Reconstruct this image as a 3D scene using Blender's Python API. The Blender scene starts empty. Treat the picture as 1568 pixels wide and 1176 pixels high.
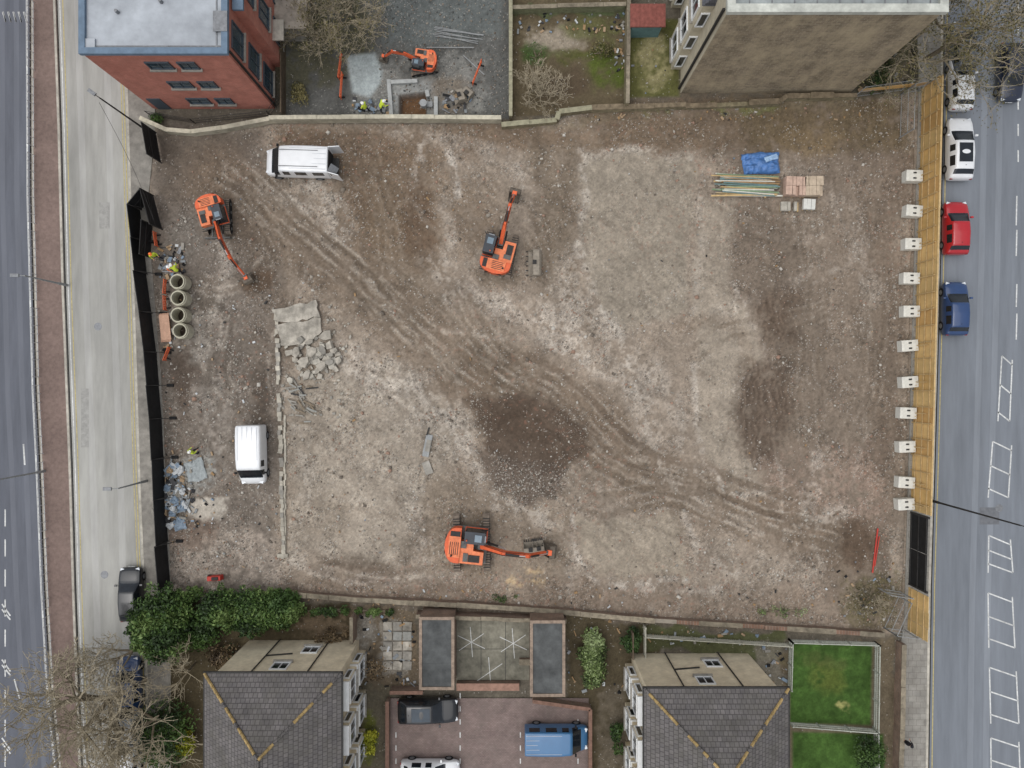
import bpy, math, random, numpy as np
from mathutils import Vector, Matrix
random.seed(7); rng=np.random.default_rng(7)
K=0.05; HC=56.4
def P(u,v,z=0.0):
    k=(HC-z)/HC
    return ((u-784)*K*k,(588-v)*K*k)
def lin(c):
    c=np.asarray(c,float)/255.0
    return np.where(c<=0.04045,c/12.92,((c+0.055)/1.055)**2.4)
scene=bpy.context.scene
COL=scene.collection

# ------------------------------------------------------------ materials
_m={}
def nt(name):
    m=bpy.data.materials.new(name); m.use_nodes=True
    return m,m.node_tree,m.node_tree.nodes['Principled BSDF']
def pm(name,rgb,rough=0.85,ns=3.0,na=0.2,bump=0.0,metal=0.0,stretch=(1,1,1),spec=0.3,big=0.0,coat=0.0):
    if name in _m: return _m[name]
    m,t,b=nt(name); c=lin(rgb)
    tc=t.nodes.new('ShaderNodeTexCoord'); mp=t.nodes.new('ShaderNodeMapping')
    mp.inputs['Scale'].default_value=stretch
    t.links.new(tc.outputs['Object'],mp.inputs['Vector'])
    n=t.nodes.new('ShaderNodeTexNoise'); n.inputs['Scale'].default_value=ns; n.inputs['Detail'].default_value=5; n.inputs['Roughness'].default_value=0.65
    t.links.new(mp.outputs[0],n.inputs['Vector'])
    r=t.nodes.new('ShaderNodeValToRGB')
    r.color_ramp.elements[0].position=0.3; r.color_ramp.elements[1].position=0.7
    r.color_ramp.elements[0].color=(*np.clip(c*(1-na),0,1),1); r.color_ramp.elements[1].color=(*np.clip(c*(1+na),0,1),1)
    t.links.new(n.outputs['Fac'],r.inputs['Fac'])
    out=r.outputs['Color']
    if big>0:
        n2=t.nodes.new('ShaderNodeTexNoise'); n2.inputs['Scale'].default_value=0.35; n2.inputs['Detail'].default_value=4
        t.links.new(mp.outputs[0],n2.inputs['Vector'])
        mr=t.nodes.new('ShaderNodeMapRange'); mr.inputs[1].default_value=0.3; mr.inputs[2].default_value=0.7; mr.inputs[3].default_value=1-big; mr.inputs[4].default_value=1+big*0.6
        t.links.new(n2.outputs['Fac'],mr.inputs[0])
        vm=t.nodes.new('ShaderNodeVectorMath'); vm.operation='SCALE'
        t.links.new(out,vm.inputs[0]); t.links.new(mr.outputs[0],vm.inputs['Scale']); out=vm.outputs[0]
    t.links.new(out,b.inputs['Base Color'])
    b.inputs['Roughness'].default_value=rough; b.inputs['Metallic'].default_value=metal
    b.inputs['Specular IOR Level'].default_value=spec
    if coat: b.inputs['Coat Weight'].default_value=coat; b.inputs['Coat Roughness'].default_value=0.08
    if bump>0:
        bp=t.nodes.new('ShaderNodeBump'); bp.inputs['Strength'].default_value=bump; bp.inputs['Distance'].default_value=0.05
        t.links.new(n.outputs['Fac'],bp.inputs['Height']); t.links.new(bp.outputs[0],b.inputs['Normal'])
    _m[name]=m; return m
def brickm(name,c1,c2,cm,bw=0.225,bh=0.075,mort=0.012,mode='wall',rough=0.9,na=0.3,offs=0.5,stain=(0,0,0),stain_amt=0.0):
    if name in _m: return _m[name]
    m,t,b=nt(name)
    tc=t.nodes.new('ShaderNodeTexCoord'); sp=t.nodes.new('ShaderNodeSeparateXYZ'); t.links.new(tc.outputs['Object'],sp.inputs[0])
    ge=t.nodes.new('ShaderNodeNewGeometry'); sn=t.nodes.new('ShaderNodeSeparateXYZ'); t.links.new(ge.outputs['Normal'],sn.inputs[0])
    ax=t.nodes.new('ShaderNodeMath'); ax.operation='ABSOLUTE'; ay=t.nodes.new('ShaderNodeMath'); ay.operation='ABSOLUTE'
    t.links.new(sn.outputs[0],ax.inputs[0]); t.links.new(sn.outputs[1],ay.inputs[0])
    gt=t.nodes.new('ShaderNodeMath'); gt.operation='GREATER_THAN'; t.links.new(ax.outputs[0],gt.inputs[0]); t.links.new(ay.outputs[0],gt.inputs[1])
    a=t.nodes.new('ShaderNodeCombineXYZ'); c=t.nodes.new('ShaderNodeCombineXYZ')
    if mode=='wall': t.links.new(sp.outputs[0],a.inputs[0]);t.links.new(sp.outputs[2],a.inputs[1]);t.links.new(sp.outputs[1],c.inputs[0]);t.links.new(sp.outputs[2],c.inputs[1])
    elif mode=='roof': t.links.new(sp.outputs[0],a.inputs[0]);t.links.new(sp.outputs[1],a.inputs[1]);t.links.new(sp.outputs[1],c.inputs[0]);t.links.new(sp.outputs[0],c.inputs[1])
    else: t.links.new(sp.outputs[0],a.inputs[0]);t.links.new(sp.outputs[1],a.inputs[1]);t.links.new(sp.outputs[0],c.inputs[0]);t.links.new(sp.outputs[1],c.inputs[1])
    mx=t.nodes.new('ShaderNodeMix'); mx.data_type='VECTOR'
    t.links.new(gt.outputs[0],mx.inputs[0]); t.links.new(a.outputs[0],mx.inputs[4]); t.links.new(c.outputs[0],mx.inputs[5])
    br=t.nodes.new('ShaderNodeTexBrick'); t.links.new(mx.outputs[1],br.inputs['Vector'])
    br.offset=offs
    br.inputs['Color1'].default_value=(*lin(c1),1);br.inputs['Color2'].default_value=(*lin(c2),1);br.inputs['Mortar'].default_value=(*lin(cm),1)
    br.inputs['Scale'].default_value=1; br.inputs['Brick Width'].default_value=bw; br.inputs['Row Height'].default_value=bh; br.inputs['Mortar Size'].default_value=mort
    n=t.nodes.new('ShaderNodeTexNoise'); n.inputs['Scale'].default_value=1.1; n.inputs['Detail'].default_value=7; n.inputs['Roughness'].default_value=0.7
    t.links.new(tc.outputs['Object'],n.inputs['Vector'])
    mr=t.nodes.new('ShaderNodeMapRange'); mr.inputs[1].default_value=0.3; mr.inputs[2].default_value=0.7; mr.inputs[3].default_value=1-na; mr.inputs[4].default_value=1+na
    t.links.new(n.outputs['Fac'],mr.inputs[0])
    vm=t.nodes.new('ShaderNodeVectorMath'); vm.operation='SCALE'; t.links.new(br.outputs['Color'],vm.inputs[0]); t.links.new(mr.outputs[0],vm.inputs['Scale'])
    out=vm.outputs[0]
    if stain_amt>0:
        n3=t.nodes.new('ShaderNodeTexNoise'); n3.inputs['Scale'].default_value=0.8; n3.inputs['Detail'].default_value=7; n3.inputs['Roughness'].default_value=0.75
        mp=t.nodes.new('ShaderNodeMapping'); mp.inputs['Location'].default_value=(7,3,5); mp.inputs['Scale'].default_value=(1,1,.45) if mode=='wall' else (1,1,1); t.links.new(tc.outputs['Object'],mp.inputs[0]); t.links.new(mp.outputs[0],n3.inputs['Vector'])
        m2=t.nodes.new('ShaderNodeMapRange'); m2.inputs[1].default_value=0.42; m2.inputs[2].default_value=0.66; m2.inputs[3].default_value=0; m2.inputs[4].default_value=stain_amt
        t.links.new(n3.outputs['Fac'],m2.inputs[0])
        m3=t.nodes.new('ShaderNodeMix'); m3.data_type='RGBA'; t.links.new(m2.outputs[0],m3.inputs[0]); t.links.new(out,m3.inputs[6]); m3.inputs[7].default_value=(*lin(stain),1); out=m3.outputs[2]
    t.links.new(out,b.inputs['Base Color']); b.inputs['Roughness'].default_value=rough; b.inputs['Specular IOR Level'].default_value=0.2
    bp=t.nodes.new('ShaderNodeBump'); bp.inputs['Strength'].default_value=0.4; bp.inputs['Distance'].default_value=0.02
    t.links.new(br.outputs['Fac'],bp.inputs['Height']); bp.invert=True; t.links.new(bp.outputs[0],b.inputs['Normal'])
    _m[name]=m; return m

GLASS=pm('dark_glass',(26,31,37),0.12,2,0.3,spec=0.6)
RUB=pm('rubber',(30,30,31),0.85,6,0.3)
CHR=pm('grey_metal',(120,122,125),0.5,5,0.25,metal=0.4)
DKM=pm('dark_metal',(50,49,48),0.7,5,0.35)
WPL=pm('white_trim',(218,220,220),0.6,3,0.08)
CONC=pm('concrete_pale',(172,167,156),0.9,2.5,0.26,0.4,big=0.2)
CONC2=pm('concrete_grey',(142,138,130),0.9,2.5,0.3,0.4,big=0.2)
SKIN=pm('skin',(190,145,120),0.6,8,0.08)
LAMPW=pm('headlight_lens',(205,210,215),0.15,5,0.05,spec=0.6)
REDL=pm('tail_light_lens',(130,22,20),0.2,5,0.05)

# ------------------------------------------------------------ mesh builder
class MB:
    def __init__(s): s.v=[];s.f=[];s.m=[];s.mats=[]
    def mi(s,m):
        if m not in s.mats: s.mats.append(m)
        return s.mats.index(m)
    def add(s,vs,fs,m):
        o=len(s.v); s.v+= [tuple(x) for x in vs]; k=s.mi(m)
        for f in fs: s.f.append(tuple(i+o for i in f)); s.m.append(k)
    def box(s,c,d,m,rz=0.0,M=None,top=1.0):
        x,y,z=[q/2 for q in d]; vs=[]
        for zz,t in ((-z,1),(z,top)):
            for xx,yy in ((-x,-y),(x,-y),(x,y),(-x,y)): vs.append(Vector((xx*t,yy*t,zz)))
        R=M if M is not None else Matrix.Rotation(rz,3,'Z')
        vs=[R@v+Vector(c) for v in vs]
        s.add(vs,[(3,2,1,0),(4,5,6,7),(0,1,5,4),(1,2,6,5),(2,3,7,6),(3,0,4,7)],m)
    def beam(s,p0,p1,w,h0,h1,m,up=(0,0,1)):
        p0=Vector(p0);p1=Vector(p1);d=(p1-p0).normalized(); u=Vector(up)
        side=d.cross(u)
        if side.length<1e-4: side=Vector((0,1,0))
        side.normalize(); n=side.cross(d).normalized(); vs=[]
        for p,h in ((p0,h0),(p1,h1)):
            for a,b in ((-1,-1),(1,-1),(1,1),(-1,1)): vs.append(p+side*a*w/2+n*b*h/2)
        s.add(vs,[(3,2,1,0),(4,5,6,7),(0,1,5,4),(1,2,6,5),(2,3,7,6),(3,0,4,7)],m)
    def cyl(s,p0,p1,r0,r1,m,n=10,cap=True):
        p0=Vector(p0);p1=Vector(p1);d=(p1-p0)
        if d.length<1e-6:return
        d.normalize(); a=d.orthogonal().normalized(); b=d.cross(a); vs=[]
        for p,r in ((p0,r0),(p1,r1)):
            for i in range(n):
                t=2*math.pi*i/n; vs.append(p+a*math.cos(t)*r+b*math.sin(t)*r)
        fs=[(i,(i+1)%n,n+(i+1)%n,n+i) for i in range(n)]
        if cap: fs+=[tuple(range(n))[::-1],tuple(range(n,2*n))]
        s.add(vs,fs,m)
    def prism(s,poly,z0,z1,m,ms=None,axis='z'):
        n=len(poly)
        def mk(p,z):
            return (p[0],p[1],z) if axis=='z' else (p[0],z,p[1])
        vs=[mk(p,z0) for p in poly]+[mk(p,z1) for p in poly]
        s.add(vs,[tuple(range(n,2*n)),tuple(range(n))[::-1]],m)
        s.add(vs,[(i,(i+1)%n,n+(i+1)%n,n+i) for i in range(n)],ms or m)
    def face(s,pts,m): s.add(pts,[tuple(range(len(pts)))],m)
    def obj(s,name,loc=(0,0,0),rz=0.0,bevel=0,smooth=False,parent=None,subsurf=0):
        me=bpy.data.meshes.new(name); me.from_pydata(s.v,[],s.f)
        for m in s.mats: me.materials.append(m)
        me.polygons.foreach_set('material_index',s.m)
        if smooth: me.polygons.foreach_set('use_smooth',[True]*len(s.f))
        me.update()
        o=bpy.data.objects.new(name,me); COL.objects.link(o); o.location=loc; o.rotation_euler=(0,0,rz)
        if bevel:
            b=o.modifiers.new('bevel','BEVEL'); b.width=bevel; b.segments=2; b.limit_method='ANGLE'; b.angle_limit=0.6
        if subsurf:
            q=o.modifiers.new('sub','SUBSURF'); q.levels=subsurf; q.render_levels=subsurf
        if parent: o.parent=parent
        return o
def empty(name,loc=(0,0,0),rz=0):
    e=bpy.data.objects.new(name,None); COL.objects.link(e); e.location=loc; e.rotation_euler=(0,0,rz); return e
def npmesh(name,V,F,mats,mi=None,smooth=False,parent=None):
    me=bpy.data.meshes.new(name); n=F.shape[1]
    me.vertices.add(len(V)); me.vertices.foreach_set('co',V.astype(np.float32).ravel())
    me.loops.add(F.size); me.loops.foreach_set('vertex_index',F.astype(np.int32).ravel())
    me.polygons.add(len(F)); me.polygons.foreach_set('loop_start',np.arange(0,F.size,n,dtype=np.int32))
    for m in mats: me.materials.append(m)
    if mi is not None: me.polygons.foreach_set('material_index',mi.astype(np.int32))
    if smooth: me.polygons.foreach_set('use_smooth',np.ones(len(F),bool))
    me.update(calc_edges=True); me.validate()
    o=bpy.data.objects.new(name,me); COL.objects.link(o)
    if parent: o.parent=parent
    return o

# ------------------------------------------------------------ numpy noise / terrain painting
def vn(X,Y,sc,seed):
    r=np.random.default_rng(seed).random((256,256)); x=X/sc+1000; y=Y/sc+1000
    xi=np.floor(x).astype(int); yi=np.floor(y).astype(int); fx=x-xi; fy=y-yi
    fx=fx*fx*(3-2*fx); fy=fy*fy*(3-2*fy)
    a=r[yi%256,xi%256];b=r[yi%256,(xi+1)%256];c=r[(yi+1)%256,xi%256];d=r[(yi+1)%256,(xi+1)%256]
    return (a*(1-fx)+b*fx)*(1-fy)+(c*(1-fx)+d*fx)*fy
def fbm(X,Y,sc,seed,o=4):
    s=0;a=1;t=0
    for i in range(o):
        s=s+a*vn(X,Y,sc/2**i,seed+i*13); t+=a; a*=0.55
    return s/t*2-1
ST=0.08
xs=np.arange(-42,42.01,ST); ys=np.arange(-32,32.01,ST)
X,Y=np.meshgrid(xs,ys); U=X/K+784; V=588-Y/K
WU=U+fbm(U,V,60,1)*18+fbm(U,V,14,5,3)*8; WV=V+fbm(U,V,60,31)*18+fbm(U,V,14,35,3)*8
BK=fbm(U,V,22,77,4); BK2=fbm(U,V,70,99,4); BF=fbm(U,V,7,55,3); BN=BK*.75+BF*.75
C=np.zeros(U.shape+(3,)); C[:]=lin((96,90,80)); S=np.full(U.shape,0.25); Z=np.full(U.shape,0.05)
def sl(pts,mg):
    p=np.array(pts,float); u0,u1=p[:,0].min()-mg,p[:,0].max()+mg; v0,v1=p[:,1].min()-mg,p[:,1].max()+mg
    j0=max(0,int(((u0-784)*K+42)/ST)); j1=min(len(xs),int(((u1-784)*K+42)/ST)+2)
    i0=max(0,int(((588-v1)*K+32)/ST)); i1=min(len(ys),int(((588-v0)*K+32)/ST)+2)
    return (slice(i0,max(i1,i0)),slice(j0,max(j1,j0)))
def inside(poly,u,v):
    r=np.zeros(u.shape,bool); n=len(poly)
    for i in range(n):
        x0,y0=poly[i];x1,y1=poly[(i+1)%n]
        if y0==y1: continue
        c=((y0>v)!=(y1>v))&(u<(x1-x0)*(v-y0)/(y1-y0)+x0); r^=c
    return r
def pdist(pts,u,v,closed=False):
    D=np.full(u.shape,1e9);A=np.zeros(u.shape);L=0;n=len(pts)
    for i in range(n if closed else n-1):
        x0,y0=pts[i];x1,y1=pts[(i+1)%n];dx,dy=x1-x0,y1-y0;l2=dx*dx+dy*dy+1e-9
        t=np.clip(((u-x0)*dx+(v-y0)*dy)/l2,0,1);d=np.hypot(u-x0-t*dx,v-y0-t*dy)
        m=d<D; D=np.where(m,d,D); A=np.where(m,L+t*math.sqrt(l2),A); L+=math.sqrt(l2)
    return D,A
def ss(a,b,x): t=np.clip((x-a)/(b-a),0,1); return t*t*(3-2*t)
def region(poly,col,a=1.0,soft=10,brk=0.0,warp=True,stone=None,dz=None):
    s=sl(poly,soft+26); u=(WU if warp else U)[s]; v=(WV if warp else V)[s]
    if u.size==0:return
    D,_=pdist(poly,u,v,True); D=np.where(inside(poly,u,v),D,-D)
    m=ss(-soft,soft,D+BF[s]*soft*.6*(1 if warp else 0))*a
    if brk: m=m*np.clip(1+brk*(BN[s]*2.4),0,1.0)
    if col is not None: C[s]=C[s]*(1-m[...,None])+lin(col)*m[...,None]
    if stone is not None: S[s]=S[s]*(1-m)+stone*m
    if dz is not None: Z[s]+=dz*m
    return s,m
def ell(cu,cv,ru,rv,col,a=1,soft=None,ang=0,**k):
    pts=[(cu+ru*math.cos(t)*math.cos(ang)-rv*math.sin(t)*math.sin(ang),cv+ru*math.cos(t)*math.sin(ang)+rv*math.sin(t)*math.cos(ang)) for t in np.linspace(0,2*math.pi,20,endpoint=False)]
    return region(pts,col,a,soft or min(ru,rv)*0.5,**k)
def smooth(pts,n=6):
    if len(pts)<3: return pts
    p=[pts[0]]+list(pts)+[pts[-1]];out=[]
    for i in range(1,len(p)-2):
        for k in range(n):
            t=k/n;a,b,c,d=[np.array(q,float) for q in p[i-1:i+3]]
            out.append(tuple(0.5*((2*b)+(-a+c)*t+(2*a-5*b+4*c-d)*t*t+(-a+3*b-3*c+d)*t**3)))
    out.append(tuple(pts[-1]));return out
def stroke(pts,w,col,a=0.6,soft=4,brk=0.6,dz=0,stone=None,ripple=0,warp=True):
    q=smooth(pts); s=sl(q,w+soft+18); u=(U[s]*0.6+WU[s]*0.4) if warp else U[s]; v=(V[s]*0.6+WV[s]*0.4) if warp else V[s]
    if u.size==0:return
    D,A=pdist(q,u,v); m=(1-ss(w-soft,w+soft,D+BF[s]*w*.35))*a
    m=m*np.clip(1+brk*(BN[s]*2.6),0,1)
    if ripple: m=m*(0.88+0.12*np.sin(A*ripple+BK2[s]*4))
    C[s]=C[s]*(1-m[...,None])+lin(col)*m[...,None]
    if dz: Z[s]+=dz*m
    if stone is not None: S[s]=S[s]*(1-m)+stone*m
def offs(pts,d):
    q=smooth(pts);o=[]
    for i in range(len(q)):
        a=q[max(0,i-1)];b=q[min(len(q)-1,i+1)];dx,dy=b[0]-a[0],b[1]-a[1];l=math.hypot(dx,dy)+1e-9
        o.append((q[i][0]-dy/l*d,q[i][1]+dx/l*d))
    return o[::3]+[o[-1]]
def track(pts,gauge=17,w=5,a=0.55,dark=(106,95,83),light=(160,152,141),dz=-0.08,ripple=1.1):
    for d in (-gauge,gauge):
        o=offs(pts,d); stroke(o,w,dark,a*.95,3,0.6,dz,0.15,ripple)
        for e in (-w-2,w+2): stroke(offs(pts,d+e),2.2,light,a*0.55,2,1.3,0.04,0.7)
SITE=[(228,192),(300,208),(345,203),(420,190),(770,190),(850,186),(905,168),(1190,158),(1310,150),(1412,138),(1388,967),(1345,972),(1000,950),(850,935),(540,917),(440,907),(250,907),(243,740),(232,560),(215,330)]
region(SITE,(139,128,116),1,3,warp=False,stone=0.55)
insite=inside(SITE,U,V)
region([(235,200),(400,198),(432,460),(428,905),(255,905),(235,560)],(113,105,97),1,14,stone=0.6)
region([(240,205),(400,205),(380,250),(320,300),(250,300)],(101,92,83),0.9,14,brk=0.3,stone=0.35)
ell(283,580,22,55,(86,76,68),0.9,stone=0.25); ell(320,470,26,20,(94,86,77),0.6); ell(395,560,18,70,(100,91,82),0.7); ell(400,620,14,50,(86,77,69),.7); ell(340,540,30,40,(98,90,82),.6,brk=.5); ell(290,430,30,50,(104,98,92),.6,brk=.5)
ell(330,640,30,60,(146,139,131),0.6,brk=0.8); ell(318,775,28,24,(168,162,152),0.85,soft=6,stone=0.05); ell(305,715,30,24,(146,149,147),0.65,brk=0.8)
ell(300,520,25,30,(136,131,124),0.6,brk=0.9); ell(280,360,30,30,(112,108,102),.6,brk=.6)
region([(258,815),(430,815),(440,905),(258,905)],(146,136,126),0.8,12,brk=0.6,stone=0.95)
region([(255,800),(330,790),(330,830),(255,840)],(112,94,82),0.5,10)
region([(430,200),(900,195),(905,235),(700,240),(530,262),(430,235)],(113,98,83),0.9,14,brk=0.2,stone=0.4)
region([(515,235),(690,230),(680,430),(560,425),(480,330)],(121,107,92),0.85,20,brk=0.3,stone=0.55)
ell(582,325,42,80,(105,90,74),0.75,brk=0.5); ell(645,340,28,76,(96,80,66),0.85,brk=0.3); ell(725,330,44,66,(111,98,84),0.7,brk=0.5); ell(545,290,20,60,(103,88,74),.6,brk=.6); ell(610,250,60,20,(105,90,75),.6,brk=.5)
region([(820,230),(890,225),(880,400),(900,480),(800,430)],(121,110,97),0.7,16,brk=0.4,stone=0.7)
region([(900,155),(1370,145),(1385,250),(1050,235),(905,235)],(107,93,78),0.9,16,brk=0.25,stone=0.4)
region([(1120,155),(1385,145),(1390,240),(1150,238)],(98,87,67),0.65,16,brk=0.5)
region([(890,240),(1060,235),(1052,480),(945,505),(905,440),(882,370)],(141,133,121),0.9,7,stone=0.2)
region([(1066,290),(1130,300),(1122,440),(1172,560),(1120,620),(1166,750),(1120,755),(1075,700),(1060,560)],(144,135,123),0.92,7,stone=0.18)
region([(1130,240),(1375,230),(1360,700),(1345,930),(1200,900),(1170,740),(1130,600),(1170,540),(1125,430)],(118,107,96),0.95,16,brk=0.2,stone=0.6)
region([(1340,240),(1392,230),(1375,800),(1345,930)],(110,98,87),0.7,12,brk=0.4)
region([(440,570),(640,555),(715,650),(650,780),(630,870),(445,855)],(144,136,125),0.85,16,brk=0.25,stone=0.7)
region([(650,720),(760,760),(880,790),(890,900),(640,880)],(127,116,103),0.8,16,brk=0.3,stone=0.6)
region([(888,788),(1045,790),(1050,882),(905,882)],(145,136,123),0.92,6,stone=0.15)
region([(440,880),(1360,900),(1360,970),(440,915)],(119,106,94),0.8,14,brk=0.4,stone=0.85)
region([(1060,830),(1250,850),(1260,900),(1070,920)],(148,139,128),0.5,16,brk=0.8,stone=0.8)
region([(1160,690),(1345,680),(1345,790),(1180,800)],(146,126,114),0.45,22,brk=0.9,stone=0.8)
region([(1300,880),(1372,870),(1372,965),(1290,955)],(98,93,68),0.65,14,brk=0.7)
# broad brown churned swaths
stroke([(330,270),(430,350),(560,440),(680,545),(760,600)],46,(112,99,86),.85,24,.3,-.03,.35)
stroke([(760,600),(870,640),(960,715),(1060,755),(1180,790),(1300,840)],42,(110,97,84),.8,24,.35,-.03,.35)
stroke([(700,580),(780,560),(880,600),(1000,700)],30,(107,94,81),.7,18,.4,0,.35); stroke([(740,600),(740,700),(740,800),(720,860)],26,(110,97,84),.55,16,.6,0,.5)
stroke([(640,420),(730,500),(780,570)],34,(110,98,85),.65,20,.5,0,.4); stroke([(820,210),(840,320),(830,430)],16,(106,95,82),.5,10,.5); stroke([(1320,250),(1350,450),(1345,700)],18,(104,93,82),.5,12,.4)
stroke([(1040,500),(1120,500),(1150,580)],12,(118,105,92),.5,6,.5); stroke([(1180,350),(1230,500),(1225,700)],34,(107,96,85),.5,20,.6); stroke([(500,880),(600,870),(640,820)],16,(100,89,78),.55,8,.5)
stroke([(350,330),(420,430),(440,540)],24,(104,93,82),.6,14,.5); stroke([(880,200),(868,300),(872,420),(920,520)],12,(104,93,80),.5,8,.5)
L1=(167,160,151)
for p,w,a in [([(645,225),(640,275)],9,.6),([(690,238),(702,300)],6,.85),([(480,285),(500,305),(520,350)],20,.6),([(400,290),(470,322)],8,.6),([(600,200),(720,225),(790,250),(800,290)],12,.4),
  ([(888,230),(896,300),(884,370),(906,440),(948,510),(960,560)],6,.6),([(900,240),(980,232),(1062,240)],8,.4),([(1060,560),(1066,640),(1080,710),(1125,755),(1170,750)],5,.6),([(1068,300),(1074,380),(1064,470)],7,.3),
  ([(1125,430),(1145,490),(1170,540),(1120,600)],4,.4),([(880,460),(940,520),(980,600),(1000,690)],22,.4),([(660,400),(700,440),(760,470)],18,.4),([(880,790),(888,860),(920,892),(1050,886)],4,.6),
  ([(1050,790),(1075,850),(1130,880)],6,.5),([(640,760),(650,860)],14,.4),([(450,860),(560,888),(700,880)],8,.4),([(880,395),(850,470),(870,500)],22,.4),([(640,600),(690,640),(720,700),(760,770),(830,790)],12,.55),
  ([(1100,480),(1200,440),(1300,400)],10,.3),([(1200,250),(1300,330),(1340,450)],14,.25),([(440,600),(470,720),(450,840)],10,.35),([(1100,900),(1020,905),(930,890)],6,.5),([(1250,700),(1240,800),(1290,780)],12,.45),
  ([(540,560),(600,600),(650,580)],14,.4),([(820,520),(900,560),(980,600)],12,.35),([(330,360),(350,420),(330,480)],10,.4),([(285,470),(340,500),(320,540)],10,.3),
  ([(700,480),(680,430),(690,360),(680,310)],10,.4),([(820,800),(880,830),(870,900)],12,.35),([(470,520),(560,560),(640,620),(700,660)],26,.35),([(1000,560),(1040,640),(1060,720)],16,.35),([(780,470),(840,500),(880,540)],24,.35),([(1010,720),(1090,780),(1200,820)],10,.35)]:
    stroke(p,w,L1,a,w*0.8,1.4,0.02,1.0)
for i in range(170):
    u=rng.uniform(300,1340);v=rng.uniform(225,900);th=rng.choice([0.75,0.75,0.6,2.2,1.5,1.5])+rng.normal()*0.3;kap=rng.normal()*0.14;pts=[]
    for k in range(5):
        pts.append((u,v));u+=math.cos(th)*36;v+=math.sin(th)*36;th+=kap
    dk=rng.random()<0.65
    stroke(pts,rng.uniform(1.2,5),(104,93,82) if dk else (156,148,138),rng.uniform(.2,.42),2.5,1.1,-0.05 if dk else 0.03,None,0)
track([(350,262),(430,330),(520,405),(610,480),(690,545),(760,600)],15,6,.7)
track([(395,275),(470,350),(560,430),(640,520),(700,570)],9,4,.55)
track([(430,440),(420,370),(370,300)],10,4,.35)
track([(760,600),(830,625),(890,675),(960,720),(1050,750),(1150,790),(1290,830)],14,6,.65)
track([(800,560),(880,610),(950,680),(1010,715),(1110,745),(1200,775)],16,6,.55,dark=(98,86,75))
track([(700,440),(730,500),(790,570),(850,600)],12,5,.5)
track([(860,740),(920,770),(1000,760),(1080,775),(1180,830)],14,5,.5)
track([(650,880),(560,880),(480,860)],8,5,.5,dark=(96,84,74)); track([(640,560),(655,640),(648,760),(650,850)],7,3,.3)
track([(1060,545),(1110,510),(1180,500),(1260,480)],10,4,.4); track([(1100,290),(1180,330),(1260,330)],10,4,.3)
track([(1230,300),(1250,450),(1240,620),(1260,760)],14,4,.3); track([(560,410),(640,470),(730,560),(800,600)],26,4,.45)
track([(930,330),(980,400),(1000,470)],12,3,.2); track([(720,250),(760,300),(800,330),(830,420)],12,4,.35); track([(1200,770),(1280,700),(1330,600),(1340,450)],12,4,.3)
track([(350,480),(330,560),(350,620)],12,5,.4,dark=(90,82,74)); track([(300,430),(350,440),(400,400)],8,5,.4)
track([(470,480),(560,470),(640,540),(690,640)],12,4,.3); track([(560,240),(590,330),(600,420)],10,5,.35)
region([(712,605),(790,598),(890,645),(906,690),(865,732),(790,728),(745,690)],(88,76,66),.92,9,stone=0.2,dz=0.08)
region([(722,690),(800,700),(870,725),(850,770),(790,785),(748,745)],(94,84,76),.88,10,stone=0.95)
for p,c in (([(1152,445),(1212,440),(1218,520),(1160,532)],(97,84,73)),([(1128,560),(1210,555),(1214,640),(1180,705),(1135,690),(1120,620)],(92,80,70))):
    s,m=region(p,c,.85,16,brk=.35,stone=0.2); rp=np.sin(WU[s]*0.62+BK2[s]*3)
    C[s]*=(1+0.15*rp*m)[...,None]; Z[s]+=0.03*rp*m
ell(1312,825,30,38,(95,81,69),.9,soft=9,stone=0.15,dz=0.05); ell(800,650,50,22,(82,70,60),.5,ang=.5); ell(390,440,24,18,(94,78,64),.8)
ell(470,790,60,40,(128,117,104),.4); ell(1190,370,40,30,(104,94,84),.5,brk=.8); ell(545,860,60,10,(92,81,71),.6,brk=.4)
ell(1240,215,60,20,(122,106,83),.5,brk=.6); ell(800,890,22,14,(186,164,128),.5,brk=.8); ell(760,430,30,20,(110,98,84),.5)
def streak(a,seed,st=7,sc=5): 
    c,s_=math.cos(a),math.sin(a); return fbm((U*c+V*s_)/st,(-U*s_+V*c),sc,seed,3)
ST1=streak(.72,801);ST2=streak(1.5,821); rt=ss(1000,1150,U)
m=insite*(.13*ST1*(1-rt)+.12*ST2*rt); C*=(1+m)[...,None]; Z+=m*.15
Ls=C.mean(-1); mu_=Ls[insite].mean(); f=(Ls/mu_)**.14; C=np.where(insite[...,None],C*f[...,None]*np.array([1.0,.985,.965])*1.0,C)
m=np.clip((fbm(U,V,4,400,2)-0.42)*6,0,1)*ss(-0.1,0.5,fbm(U,V,180,410,2))*insite; C[:]=C*(1-0.35*m[...,None])+lin((150,108,90))*0.35*m[...,None]
# ---------------- north yards
region([(437,-60),(782,-60),(782,183),(437,183)],(94,94,91),1,3,warp=False,stone=0.4)
region([(437,-60),(575,-60),(560,80),(520,120),(437,160)],(82,80,62),.8,14,brk=.7,stone=.2)
region([(560,90),(740,85),(745,180),(530,180)],(130,129,124),.85,12,brk=.4,stone=.6); region([(600,-20),(770,-20),(770,60),(590,70)],(98,103,102),.8,12,stone=.5)
region([(530,86),(574,82),(586,110),(582,130),(566,150),(540,142)],(162,170,170),.95,4,stone=0,warp=False)
region([(594,125),(668,122),(668,180),(594,180)],(146,147,144),.9,4,stone=.2,warp=False)
region([(655,120),(700,110),(725,150),(715,180),(665,180)],(112,100,86),.7,10,brk=.6,stone=.5)
region([(612,146),(652,142),(652,177),(612,178)],(108,82,60),1,3,warp=False,stone=.3,dz=-0.9); region([(540,152),(600,152),(600,176),(540,176)],(92,96,96),.7,5)
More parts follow.
